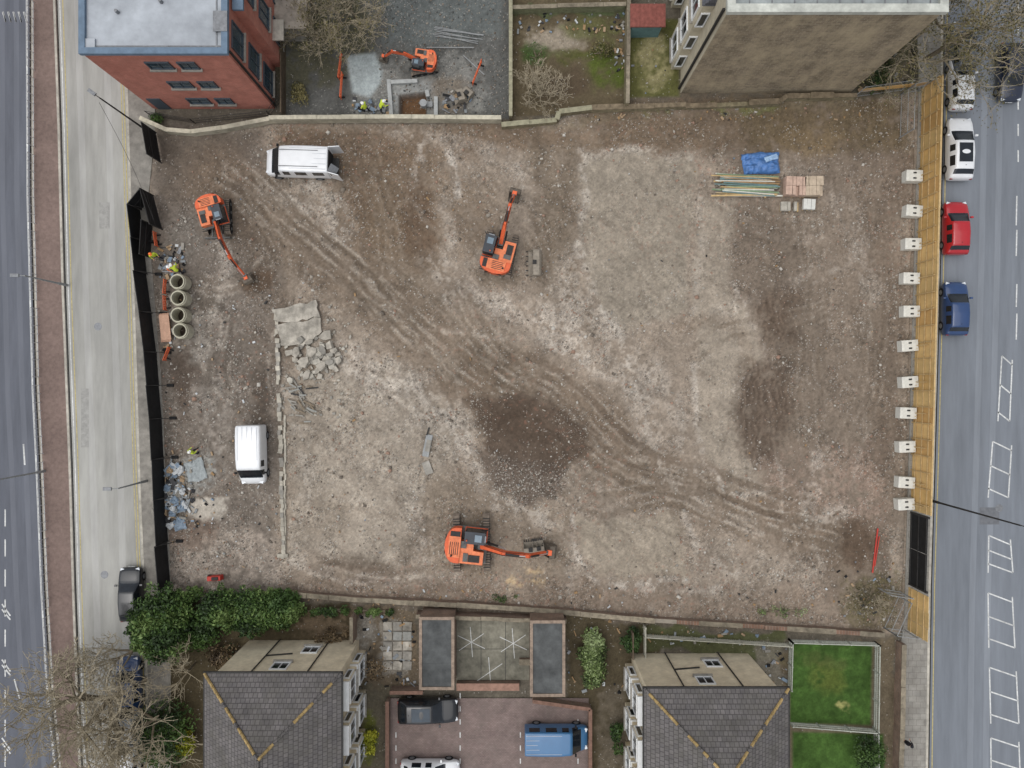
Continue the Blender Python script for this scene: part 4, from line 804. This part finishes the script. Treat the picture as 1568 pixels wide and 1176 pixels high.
def sheet(name,u,v,w_,d_,mat,ang=0,h=.3,seed=3,z=.1,n=40):
    gx,gy=np.meshgrid(np.linspace(-1,1,n),np.linspace(-1,1,n)); ed=np.clip(1-np.maximum(abs(gx),abs(gy))**5,0,1)
    rid=1-np.abs(fbm(gx*2,gy*1.3,.7,seed+9,3))*2.2
    hh=h*ed*(.6+.7*fbm(gx,gy,.8,seed,3))+.13*rid
    x_=gx*w_/2*(1+.10*fbm(gx,gy,.9,seed+20,2)); y_=gy*d_/2*(1+.16*fbm(gx,gy,.7,seed+30,2))
    ca,sa_=math.cos(ang),math.sin(ang); cx,cy=P(u,v)
    Vv=np.stack([x_*ca-y_*sa_+cx,x_*sa_+y_*ca+cy,np.maximum(hh,0)+z],-1).reshape(-1,3); I=np.arange(n*n).reshape(n,n)
    return npmesh(name,Vv,np.stack([I[:-1,:-1],I[:-1,1:],I[1:,1:],I[1:,:-1]],-1).reshape(-1,4),[mat],smooth=False)
tp=pm('blue_tarpaulin',(80,122,180),.4,3,.35,spec=.5,big=.2)
sheet('blue_tarpaulin',1164,251,2.8,1.6,tp,.08,.45)
sheet('plastic_sheet',1176,246,1.0,.4,pm('tarp_light',(150,178,208),.5,5,.2),.3,.2,5,.62,12)
sheet('plastic_sheet',300,720,1.5,1.6,pm('plastic_grey',(146,152,153),.6,4,.25),.3,.12,15,.08,20); sheet('plastic_sheet',276,803,1.0,.8,pm('plastic_blue',(124,138,152),.6,4,.25),.3,.15,17,.08,16); sheet('plastic_sheet',262,718,.9,.7,_m['plastic_blue'],.8,.2,19,.1,16)
slabc=pm('broken_slab_concrete',(164,158,147),.95,2.2,.4,.6,big=.35)
def slab(pts,z0,z1,tilt):
    m=MB(); q=[]
    for i in range(len(pts)):
        a=np.array(pts[i],float);b_=np.array(pts[(i+1)%len(pts)],float)
        for k in range(4): p=a+(b_-a)*k/4+rng.normal(size=2)*1.3; q.append(P(*p))
    q=q[::-1]; n_=len(q); cx=sum(p[0] for p in q)/n_;cy=sum(p[1] for p in q)/n_
    m.prism([(p[0]-cx,p[1]-cy) for p in q],z0,z1,slabc); o=m.obj('concrete_slab',(cx,cy,0),bevel=.03); o.rotation_euler=tilt
slab([(420,474),(455,468),(487,460),(490,485),(455,492),(424,496)],.1,.36,(.03,-.02,0)); slab([(425,498),(456,494),(491,487),(492,512),(468,528),(432,530)],.08,.32,(-.04,.03,0))
def chunk(m,x,y,s_,mat,z=.1):
    n_=random.randint(4,6); pts=[]; a0=random.random()*6; el=random.uniform(.5,1)
    for k in range(n_): a_=a0+2*math.pi*k/n_+random.uniform(-.25,.25); r_=s_*random.uniform(.75,1.1); pts.append(Vector((r_*math.cos(a_),r_*el*math.sin(a_),0)))
    R=Matrix.Rotation(random.random()*6,3,'Z')@Matrix.Rotation(random.uniform(-.4,.4),3,'X'); h=random.uniform(.15,.35)*min(1,s_*2)
    vs=[R@p+Vector((x,y,z)) for p in pts]+[R@(p*.92+Vector((0,0,h)))+Vector((x,y,z)) for p in pts]
    m.add(vs,[tuple(range(n_))[::-1],tuple(range(n_,2*n_))]+[(i,(i+1)%n_,n_+(i+1)%n_,n_+i) for i in range(n_)],mat)
m=MB()
for k in range(150):
    t_=random.random(); u=random.gauss(484,22) if t_<.6 else random.uniform(430,535);v=random.gauss(550,17) if t_<.6 else random.uniform(465,640)
    if t_>=.6 and u<490 and v<530: v+=70
    x,y=P(u,v); chunk(m,x,y,random.uniform(.15,.5) if t_<.4 else random.uniform(.08,.2),random.choice([slabc,CONC2,CONC]),.08+(random.random()*.25 if t_<.5 else 0))
for u,v,s_ in ((500,514,.6),(508,530,.45),(520,552,.45),(468,555,.55),(480,540,.6),(495,560,.5),(446,540,.4)): chunk(m,*P(u,v),s_,slabc,.3)
m.obj('broken_concrete_pile',bevel=.015)
m=MB()
for k in range(34):
    u=random.uniform(446,482);v=random.uniform(586,648);x,y=P(u,v);a_=random.uniform(-.5,.9)-.6; L=random.uniform(.3,1.0); m.box((x,y,.12+.02*k/4),(L*1.0,.11,.07),random.choice([CONC2,CONC2,pcs[3],pcs[3],DKM,pm('wood_grey',(122,110,94),.9,4,.3)]),rz=a_)
m.obj('timber_debris')
m=MB(); m.box((0,0,.15),(.5,1.7,.12),gmid,rz=-.2);m.box((.06,0,.22),(.36,.9,.05),CONC2,rz=-.2); m.box((0,-1.7,.13),(.6,1.0,.1),CONC2,rz=.35); m.box((.05,1.1,.2),(.1,.6,.2),DKM,rz=-.3); m.obj('metal_trough',(*P(655,682),.05))
m=MB(); fmx=pm('old_foundation',(172,166,153),.95,2,.3,.4,big=.25)
for v in np.arange(480,852,7.0):
    if random.random()<.1: continue
    u=425+(v-480)*.028+random.uniform(-1.2,1.2); x,y=P(u,v); m.box((x,y,.14),(.26+random.uniform(-.06,.1),.37,.3+random.uniform(-.1,.1)),random.choice([fmx,fmx,CONC2]),rz=random.uniform(-.15,.15))
for u in range(430,446,8): m.box((*P(u,850),.15),(.42,.28,.26),fmx)
for v in np.arange(640,850,9.0): x,y=P(437+random.uniform(-1,1),v); m.box((x,y,.1),(.16,.46,.2),fmx,rz=random.uniform(-.06,.06))
m.obj('old_foundation_wall',bevel=.02)
def blob(m,x,y,z,r,mat,sq=.6):
    n1,n2=5,8; vs=[];ph=random.random()*9
    for i in range(n1+1):
        for j in range(n2):
            a=math.pi*i/n1;b_=2*math.pi*j/n2; rr=r*(1+.25*math.sin(3*b_+ph+i)+random.uniform(-.15,.15)); vs.append((x+rr*math.sin(a)*math.cos(b_),y+rr*math.sin(a)*math.sin(b_),z+rr*sq*math.cos(a)))
    m.add(vs,[(i*n2+j,i*n2+(j+1)%n2,(i+1)*n2+(j+1)%n2,(i+1)*n2+j) for i in range(n1) for j in range(n2)],mat)
rc=[pm('bag_white',(182,185,186),.6,4,.15),pm('bag_blue',(118,134,150),.6,4,.2),pm('bag_grey',(130,134,136),.7,4,.25),pm('bag_black',(52,52,54),.5,4,.2),pcs[5],CONC2,pm('card_brown',(154,132,106),.9,4,.15)]; rcw=[rc[0],rc[0],rc[1],rc[2],rc[2],rc[3],rc[6],rc[5]]
m=MB()
for k in range(200):
    u=random.gauss(271,11);v=random.gauss(756,19)
    x,y=P(u,v); z=.15+random.random()*.4*math.exp(-((u-271)/14)**2)
    if k%3==0: blob(m,x,y,z,random.uniform(.1,.32),random.choice(rcw))
    else: m.box((x,y,z),(random.uniform(.1,.6),random.uniform(.05,.3),random.uniform(.02,.1)),random.choice(rcw),M=Matrix.Rotation(random.random()*6,3,'Z')@Matrix.Rotation(random.uniform(-.5,.5),3,'X'))
m.obj('rubbish_pile')
def scatter(name,u0,u1,v0,v1,n_,smax=.3,pal=None):
    m=MB(); pal=pal or (rc+[CHR,RUB])
    for k in range(n_):
        x,y=P(random.uniform(u0,u1),random.uniform(v0,v1)); z0=max(zt(x,y),0)
        if k%4==0: blob(m,x,y,z0+.05,random.uniform(.06,smax*.6),random.choice(pal))
        else: m.box((x,y,z0+.04+random.random()*.06),(random.uniform(.06,smax*2),random.uniform(.05,smax),random.uniform(.02,.15)),random.choice(pal),rz=random.random()*6)
    m.obj(name)
scatter('site_litter',245,285,375,425,60,.28); scatter('site_litter',255,330,690,810,60,.16); scatter('site_litter',250,264,520,545,8,.2); scatter('site_litter',250,425,430,900,110,.15,[CONC2,slabc,rc[2],DKM,rc[6],rc[0]]); scatter('building_debris',540,600,150,178,30,.3); scatter('building_debris',680,720,140,172,30,.35); scatter('building_debris',790,955,20,50,50,.2); scatter('garden_clutter',548,640,940,1055,70,.25); scatter('garden_clutter',960,1035,40,145,10,.14); scatter('garden_clutter',1310,1400,60,140,30,.35); scatter('garden_clutter',870,955,950,1060,22,.25); scatter('garden_clutter',1165,1204,990,1050,20,.25)
scatter('garden_clutter',990,1160,966,985,26,.25); scatter('site_litter',300,1350,200,900,60,.09); scatter('site_litter',1280,1370,860,950,20,.2); scatter('garden_clutter',940,957,20,110,30,.2); scatter('building_debris',430,1340,900,930,60,.16,[rc[4],CONC2,rc[6],DKM,rc[0]]); scatter('building_debris',900,1340,165,185,40,.16,[rc[4],CONC2,rc[6],DKM]); scatter('building_debris',450,1300,205,880,80,.14,[rc[4],slabc,CONC2])
m=MB()
for i in range(5):
    for j in range(3):
        if random.random()<.85: m.box((*P(594+j*15,958+i*15),.13),(.66,.66,.06),random.choice([CONC2,CONC2,pcs[3],slabc]),rz=random.uniform(-.12,.12))
m.obj('paving_slab_stack')
m=MB(); cb=pm('blockwork',(160,162,160),.9,4,.18,.2)
def fw(a,b_): 
    pa=Vector((*P(*a),.12));pb_=Vector((*P(*b_),.12));m.beam(pa,pb_,.3,.45,.45,cb)
fw((596,124),(600,178));fw((668,150),(668,180));fw((598,128),(640,126)); fw((654,140),(656,150)); m.obj('foundation_blockwork',bevel=.02)
m=MB(); m.cyl((0,0,.3),(0,0,.9),.25,.28,gmid,12); m.box((.4,.1,.2),(.5,.4,.35),gmid); m.obj('cement_mixer',(*P(650,164),0))

# stones
Nn=72000; pu=rng.uniform(232,1400,Nn);pv=rng.uniform(160,955,Nn)
px_=(pu-784)*K;py_=(588-pv)*K; jj=np.clip(((px_+42)/ST).astype(int),0,nx-1);ii=np.clip(((py_+32)/ST).astype(int),0,ny-1)
keep=(rng.random(Nn)<SC[ii,jj]**1.3*.9)&insite[ii,jj]
def stones(name,px_,py_,pz,size,mats):
    n_=len(px_); base=np.array([(a,b,c) for c in (-1,1) for a,b in ((-1,-1),(1,-1),(1,1),(-1,1))],float)*.5
    Vv=base[None]*(1+rng.uniform(-.3,.3,(n_,8,3))); Vv[:,4:,:2]*=.7; Vv=Vv*size[:,None,None]*rng.uniform(.6,1.2,(n_,1,3)); th=rng.random(n_)*6.28; c,s=np.cos(th)[:,None],np.sin(th)[:,None]
    x=Vv[...,0]*c-Vv[...,1]*s;y=Vv[...,0]*s+Vv[...,1]*c; Vv=np.stack([x+px_[:,None],y+py_[:,None],Vv[...,2]*.7+pz[:,None]+size[:,None]*.1],-1).reshape(-1,3)
    Fb=np.array([(3,2,1,0),(4,5,6,7),(0,1,5,4),(1,2,6,5),(2,3,7,6),(3,0,4,7)]); Ff=(Fb[None]+np.arange(n_)[:,None,None]*8).reshape(-1,4)
    return npmesh(name,Vv,Ff,mats,np.repeat(rng.integers(0,len(mats),n_),6))
smat=[pm('stone_a',(158,152,142),.9,5,.2),pm('stone_b',(142,135,125),.9,5,.2),pm('stone_c',(122,113,102),.9,5,.2),pm('stone_d',(146,120,104),.9,5,.25),pm('stone_e',(104,96,87),.9,5,.2),pm('stone_f',(178,173,164),.9,5,.12)]
sz=np.clip(rng.lognormal(-2.65,.5,keep.sum()),.035,.34)
stones('rubble_stones',px_[keep],py_[keep],Z[ii[keep],jj[keep]],sz,smat)
def cluster(n_,fu,fv,lo,hi,mats,name='gravel_stones'):
    u=fu(n_);v=fv(n_);x=(u-784)*K;y=(588-v)*K;j=((x+42)/ST).astype(int);i=((y+32)/ST).astype(int); stones(name,x,y,Z[i,j],lo+(hi-lo)*rng.random(n_)**2.5,mats)
s4=[smat[0],smat[1],smat[2],smat[5]]
cluster(1100,lambda n:rng.normal(795,38,n),lambda n:rng.normal(745,22,n),.04,.14,s4); cluster(450,lambda n:rng.normal(732,14,n),lambda n:rng.normal(650,45,n),.04,.13,s4); cluster(350,lambda n:rng.uniform(850,910,n),lambda n:rng.normal(645,25,n),.04,.11,s4)
cluster(1400,lambda n:rng.uniform(580,775,n),lambda n:rng.uniform(-10,178,n),.04,.16,[smat[1],smat[4],pm('stone_dk',(78,80,79),.9,5,.2),smat[2]])

# ------------------------------------------------------------ vegetation
def leaves(name,blobs,n_,size,mats,parent=None,off=0.0):
    r=np.array([b_[3] for b_ in blobs]);p=r**2/np.sum(r**2);k=rng.choice(len(blobs),n_,p=p);B=np.array([b_[:3] for b_ in blobs])[k];rr=r[k]
    d=rng.normal(size=(n_,3));d/=np.linalg.norm(d,axis=1)[:,None];d[:,2]=np.abs(d[:,2])*.9-.1*(rng.random(n_))
    rad=rr*(.6+.45*rng.random(n_)**.5)*(1+.18*np.sin(d[:,0]*7+k)+.15*np.sin(d[:,1]*9+k*2)); c=B+d*rad[:,None]*np.array([1,1,.8])
    a=rng.normal(size=(n_,3))*.8+d*0.9;a/=np.linalg.norm(a,axis=1)[:,None];t_=np.cross(a,rng.normal(size=(n_,3)));t_/=np.linalg.norm(t_,axis=1)[:,None];b_=np.cross(a,t_)
    s=size*rng.uniform(.6,1.4,n_)[:,None]
    Vv=np.stack([c-t_*s,c+b_*s*.5,c+t_*s,c-b_*s*.5],1).reshape(-1,3);Ff=np.arange(n_*4).reshape(-1,4)
    cl=np.clip((np.sin(c[:,0]*2.3)+np.sin(c[:,1]*2.9+1)+np.sin((c[:,0]-c[:,1])*1.3))*.2+.5+rng.normal(size=n_)*.22+off,0,.999)
    return npmesh(name,Vv,Ff,mats,(cl*len(mats)).astype(int),parent=parent)
def lm(n,c): return pm(n,c,.55,3,.25,spec=.3)
LG=[lm('leaf_dark',(42,58,32)),lm('leaf_mid',(60,82,42)),lm('leaf_green',(76,100,50)),lm('leaf_light',(104,124,70))]
LH=[lm('hedge_dark',(52,62,36)),lm('hedge_mid',(84,100,58)),lm('hedge_light',(120,138,84)),lm('hedge_pale',(150,164,118))]
LY=[lm('yel_dark',(94,100,30)),lm('yel_mid',(144,148,40)),lm('yel_light',(176,174,60))]; LO=[lm('olive_dark',(62,60,38)),lm('olive_mid',(92,88,56)),lm('olive_light',(118,110,72))]; LB=[lm('dead_dark',(66,54,40)),lm('dead_mid',(104,88,66)),lm('dead_light',(132,114,88))]
bark=pm('bark',(116,106,90),.95,6,.3,.3); twig=pm('twig_pale',(150,140,120),.95,6,.25)
def bush(name,u0,v0,u1,v1,h,n_,mats,size=.1,nb=7):
    e=empty(name); bl_=[]; cx,cy=P((u0+u1)/2,(v0+v1)/2,h*.6); w_,d_=(u1-u0)*K/2,(v1-v0)*K/2; R=min(w_,d_)
    for k in range(nb):
        a_=2*math.pi*(k+random.random()*.6)/nb; q_=random.choice([.35,.8,.95]); r_=R*random.uniform(.4,.62)
        bl_.append((cx+math.cos(a_)*max(w_-r_,0)*q_,cy+math.sin(a_)*max(d_-r_,0)*q_,h*(random.uniform(.3,.5)+.35*(1-q_)),r_))
    bl_.append((cx,cy,h*.55,R*.7))
    leaves('foliage',bl_,n_,size,mats,e); m=MB()
    for b_ in bl_: m.cyl((cx+(b_[0]-cx)*.3,cy+(b_[1]-cy)*.3,0),b_[:3],.07,.03,bark,6)
    m.obj('stems',parent=e); return e
bush('evergreen_tree',188,902,294,1026,4.6,15000,LG,.13,12); bush('evergreen_shrub',290,900,375,970,3.2,8000,LG,.12,10); bush('evergreen_shrub',345,902,420,978,3,7500,LG,.12,10); bush('evergreen_shrub',392,900,462,972,2.6,6500,LG[1:],.12,9); bush('evergreen_shrub',235,898,315,940,2.4,4000,LG,.11,8); bush('evergreen_shrub',270,930,340,1000,2.2,3500,LG[:3],.11,8)
bush('hedge',884,962,930,1060,1.7,7000,LH,.1,16); bush('yellow_shrub',260,1120,302,1160,1.8,2200,LY,.1,6); bush('shrub',548,1105,580,1160,1.2,1500,LY,.09,6); bush('shrub',200,1060,300,1190,2.0,4500,LG[:3],.11,10); bush('shrub',930,1085,958,1160,1.2,1200,LG[:3],.09,5); bush('shrub',1305,1120,1360,1190,1.5,2400,LG[:3],.09,7); bush('shrub',950,960,985,1010,1.6,2000,LG[:2],.1,5); bush('shrub',540,1000,600,1050,1.0,700,LB,.08,4)
bush('shrub',535,928,610,946,.8,1200,LG,.08,8); bush('weeds',1150,925,1240,948,.5,450,LH,.06,7); bush('shrub',1320,60,1370,145,1.5,2200,LG[:2]+LO[:1],.1,6); bush('shrub',800,60,845,110,.7,350,LG[1:3],.06,4); bush('weeds',900,60,955,95,.5,500,LO,.07,4); bush('shrub',470,960,540,990,1,900,LB,.08,4); bush('weeds',1290,880,1375,960,.4,900,LO,.06,10); bush('weeds',740,908,800,925,.4,300,LG,.06,4); bush('shrub',455,925,545,948,.9,1100,LG[:3],.08,8); bush('shrub',440,110,475,170,1.2,900,LO,.08,5); bush('shrub',225,170,250,192,.8,500,LG[:3],.07,4); bush('shrub',300,985,380,1030,1.6,1800,LB+LG[:1],.09,6)
def tree(name,x,y,h,sp,seed,lv=6,r0=.25,lean=(0,0),leafm=None,nl=0,thick=1.0):
    rd_=random.Random(seed); e=empty(name,(0,0,0)); m=MB(); tips=[]
    def br(p,d,L,r,l):
        n_=3; q=p
        for k in range(n_):
            d=(d+Vector((rd_.gauss(0,.13),rd_.gauss(0,.13),rd_.gauss(0,.08)+.02))).normalized(); q2=q+d*L/n_; ra=r*(1-.3*k/n_);rb_=r*(1-.3*(k+1)/n_)
            m.cyl(q,q2,ra,rb_,bark if l<2 else twig,7 if l<2 else 3,False); q=q2
            if l>1 and l<lv and rd_.random()<.5: br(q,(d+Vector((rd_.gauss(0,.8),rd_.gauss(0,.8),rd_.gauss(0,.3)))).normalized(),L*.55,max(r*.45,.013*thick),l+2)
        if l>=lv: tips.append(q); return
        for k in range(2 if l>1 else 4):
            s_=sp*(1.1 if l<2 else .75); nd=(d+Vector((rd_.gauss(0,s_),rd_.gauss(0,s_),rd_.gauss(0,.3)+.03))).normalized(); br(q,nd,L*rd_.uniform(.68,.9),max(r*.62,.015*thick),l+1)
    br(Vector((x,y,0)),Vector((lean[0],lean[1],1)).normalized(),h*.28,r0,0)
    m.obj('branches',parent=e)
    if nl:
        bl_=[(t_.x,t_.y,t_.z,.5) for t_ in tips]; leaves('foliage',bl_,nl,.07,leafm,e)
    return e
tree('bare_tree',*P(222,1040),10,.8,5,7,.3,(-.35,-.1),thick=1.5); tree('bare_tree',*P(255,1085),7,.9,9,6,.16,(0,-.1),thick=1.3); tree('bare_tree',*P(235,985),6.5,.8,12,6,.14,(-.2,-.2),thick=1.3); tree('bare_tree',*P(300,1015),5,.9,22,5,.1); tree('bare_tree',*P(215,1110),7,.9,71,6,.16,(-.3,-.1),thick=1.3)
tree('bare_tree',*P(1415,92),9,.8,31,6,.2,(.05,0),LO,8000); tree('bare_tree',*P(1412,40),9,.8,33,6,.2,(.05,0),LO,7000); tree('bare_tree',*P(826,150),3.4,.8,41,6,.06); tree('bare_tree',*P(812,125),2.6,.9,43,5,.05)
tree('bare_tree',*P(520,60),5,.9,51,6,.1,(0,.1),LO,1500); tree('bare_tree',*P(545,30),5,.9,52,6,.1,(0,0),LO,1200); tree('bare_tree',*P(490,20),4,.9,53,5,.08); tree('shrub',*P(1340,925),1.6,.9,61,5,.03); tree('bare_tree',*P(470,70),4,.9,55,5,.07,(0,0),LO,700)

# ------------------------------------------------------------ street lamps
def lamp(u,v,h,ang,arm=1.2,col=DKM,double=False):
    x,y=P(u,v); m=MB(); m.cyl((0,0,.05),(0,0,1.1),.11,.1,col,10); m.cyl((0,0,1.1),(0,0,h),.075,.05,col,10)
    for s_ in ((1,-1) if double else (1,)):
        m.cyl((0,0,h-.05),(arm*s_,0,h+.15),.035,.03,col,8); m.box((arm*s_+.25*s_,0,h+.15),(.6,.24,.11),CHR); m.box((arm*s_+.25*s_,0,h+.085),(.4,.18,.03),LAMPW)
    m.obj('street_lamp',(x,y,.08),ang,bevel=.015)
lamp(232,205,7.0,math.pi*.8,.3); lamp(1424,766,10,-.25,1.2); lamp(226,736,4.2,math.pi,.4,gmid); lamp(70,721,6.0,math.pi/2,.5,gmid,True); lamp(104,437,5,math.pi,.3,gmid)
m=MB(); a_=Vector((*P(152,157,7),7));b_=Vector((*P(205,322,5),2.2)); pr=a_
for k in range(1,13):
    q=a_.lerp(b_,k/12); q.z-=.6*math.sin(math.pi*k/12); m.cyl(pr,q,.012,.012,DKM,4,False); pr=q
m.obj('overhead_cable')

# ------------------------------------------------------------ people
def person(name,u,v,ang,jacket,trouser,hat,bend=0.0,reach=.3,stride=.15):
    V_=[];E_l=[];R_=[]
    def jt(p,r,par=None):
        V_.append(p);R_.append(r); 
        if par is not None: E_l.append((par,len(V_)-1))
        return len(V_)-1
    sb,cb_=math.sin(bend),math.cos(bend)
    def up(x,y,z): return (x*cb_+z*sb, y, .93+ z*cb_-x*sb)
    pel=jt((0,0,.93),.15); sp1=jt(up(0,0,.22),.135,pel); ch=jt(up(0,0,.42),.165,sp1); nk=jt(up(.0,0,.56),.065,ch); hd_=jt(up(.02,0,.68),.095,nk); jt(up(.02,0,.77),.085,hd_)
    for s_ in (1,-1):
        hp_=jt((0,s_*.1,.86),.095,pel); kn=jt((.03+s_*stride*.6,s_*.11,.48),.065,hp_); an=jt((s_*stride,s_*.11,.09),.045,kn); jt((s_*stride+.15,s_*.12,.045),.04,an)
        shd=jt(up(0,s_*.2,.5),.065,ch); x_,y_,z_=up(0,s_*.25,.24); el=jt((x_+reach*.3,y_,z_),.047,shd); wr=jt((x_+reach*.9,y_-s_*.03,z_-.2+reach*.25),.03,el); pa=jt((x_+reach*.9+.06,y_-s_*.03,z_-.27+reach*.25),.028,wr)
        P0=V_[pa]
        for k in range(4): f1=jt((P0[0]+.03,P0[1]+(k-1.5)*.02,P0[2]-.04),.009,pa); jt((P0[0]+.04,P0[1]+(k-1.5)*.022,P0[2]-.075+abs(k-1.5)*.008),.008,f1)
        f1=jt((P0[0]+.03,P0[1]-s_*.04,P0[2]-.005),.010,wr); jt((P0[0]+.05,P0[1]-s_*.045,P0[2]-.03),.009,f1)
    me=bpy.data.meshes.new('tmp');me.from_pydata(V_,E_l,[]);o=bpy.data.objects.new('tmp',me);COL.objects.link(o)
    o.modifiers.new('s','SKIN'); 
    for i,sv in enumerate(me.skin_vertices[0].data): sv.radius=(R_[i],R_[i]); sv.use_root=(i==0)
    su=o.modifiers.new('d','SUBSURF');su.levels=1;su.render_levels=1
    bpy.context.view_layer.update(); ev=o.evaluated_get(bpy.context.evaluated_depsgraph_get()); m2=bpy.data.meshes.new_from_object(ev); bpy.data.objects.remove(o)
    for q in (jacket,trouser,SKIN,RUB): m2.materials.append(q)
    hx,hy,hz=V_[hd_]; hands=[Vector(V_[i]) for i in range(len(V_)) if R_[i]==.028]
    for p in m2.polygons:
        c=p.center; k=0
        if c.z<.12: k=3
        elif c.z<.92 and abs(c.x)<.35 and abs(c.y)<.2 and bend<.3 or c.z<.86 and abs(c.y)<.2: k=1
        if (c-Vector((hx,hy,hz))).length<.15: k=2
        if min((c-h_).length for h_ in hands)<.11: k=2
        p.material_index=k; p.use_smooth=True
    e=empty(name,(*P(u,v,.8),.1),ang); b_=bpy.data.objects.new('body',m2);COL.objects.link(b_);b_.parent=e
    m=MB(); m.cyl((hx-.01,hy,hz+.03),(hx-.01,hy,hz+.1),.125,.11,hat,14); m.cyl((hx-.01,hy,hz+.1),(hx-.01,hy,hz+.15),.11,.05,hat,14); m.box((hx+.1,hy,hz+.04),(.09,.16,.015),hat); m.cyl((hx+.09,hy,hz+.01),(hx+.125,hy,hz-.02),.012,.018,SKIN,6); m.box((hx+.09,hy,hz-.05),(.02,.05,.01),pm('lips',(140,80,70),.6,3,.05))
    for s_ in (-1,1): m.cyl((hx+.088,hy+s_*.035,hz+.01),(hx+.097,hy+s_*.035,hz+.01),.012,.012,RUB,6); m.box((hx,hy+s_*.1,hz),(.03,.02,.05),SKIN)
    m.obj('head_details',parent=e)
hv=pm('hi_vis_yellow',(196,214,70),.6,6,.15); ho=pm('hi_vis_orange',(226,116,56),.6,6,.12); tr=pm('trousers_navy',(38,42,54),.9,6,.2); wh=pm('helmet_white',(226,226,222),.35,3,.03); dkj=pm('dark_jacket',(34,34,38),.9,6,.2)
person('construction_worker',272,415,2.0,hv,tr,wh,.5,.45); person('construction_worker',263,410,-.5,ho,tr,wh,.2,.3); person('construction_worker',297,692,1.0,hv,tr,wh,.1,.3); person('construction_worker',583,164,.4,hv,tr,wh,.6,.5); person('construction_worker',560,166,2.6,hv,tr,wh,.1,.2); person('pedestrian',1386,1134,U9,dkj,dkj,dkj,0,.15,.25); person('construction_worker',239,392,-1,hv,tr,ho,0,.2)

# ------------------------------------------------------------ light and camera
wd=bpy.data.worlds.new('World'); scene.world=wd; wd.use_nodes=True; t=wd.node_tree; bg=t.nodes['Background']
sky=t.nodes.new('ShaderNodeTexSky'); sky.sky_type='NISHITA'; sky.sun_disc=False; EL_,AZ=math.radians(74),math.radians(250)
sky.sun_elevation=EL_; sky.sun_rotation=AZ; sky.dust_density=3; sky.ozone_density=1
hs_=t.nodes.new('ShaderNodeHueSaturation'); hs_.inputs['Saturation'].default_value=.25; t.links.new(sky.outputs[0],hs_.inputs['Color']); t.links.new(hs_.outputs[0],bg.inputs['Color']); bg.inputs['Strength'].default_value=.15
sd=bpy.data.lights.new('sun','SUN'); sd.energy=1.45; sd.angle=math.radians(90); sd.color=(1,.985,.955); so=bpy.data.objects.new('sun',sd); COL.objects.link(so)
dirv=Vector((math.sin(AZ)*math.cos(EL_),math.cos(AZ)*math.cos(EL_),math.sin(EL_))); so.rotation_euler=dirv.to_track_quat('Z','Y').to_euler(); so.location=(0,0,80)
cd=bpy.data.cameras.new('camera'); cd.sensor_width=36; cd.lens=18/(39.2/HC); cd.clip_end=2000; cd.clip_start=.5; co=bpy.data.objects.new('camera',cd); COL.objects.link(co); co.location=(0,0,HC); scene.camera=co
scene.view_settings.view_transform='Standard'; scene.view_settings.look='None'; scene.view_settings.exposure=0
print('stones',keep.sum())
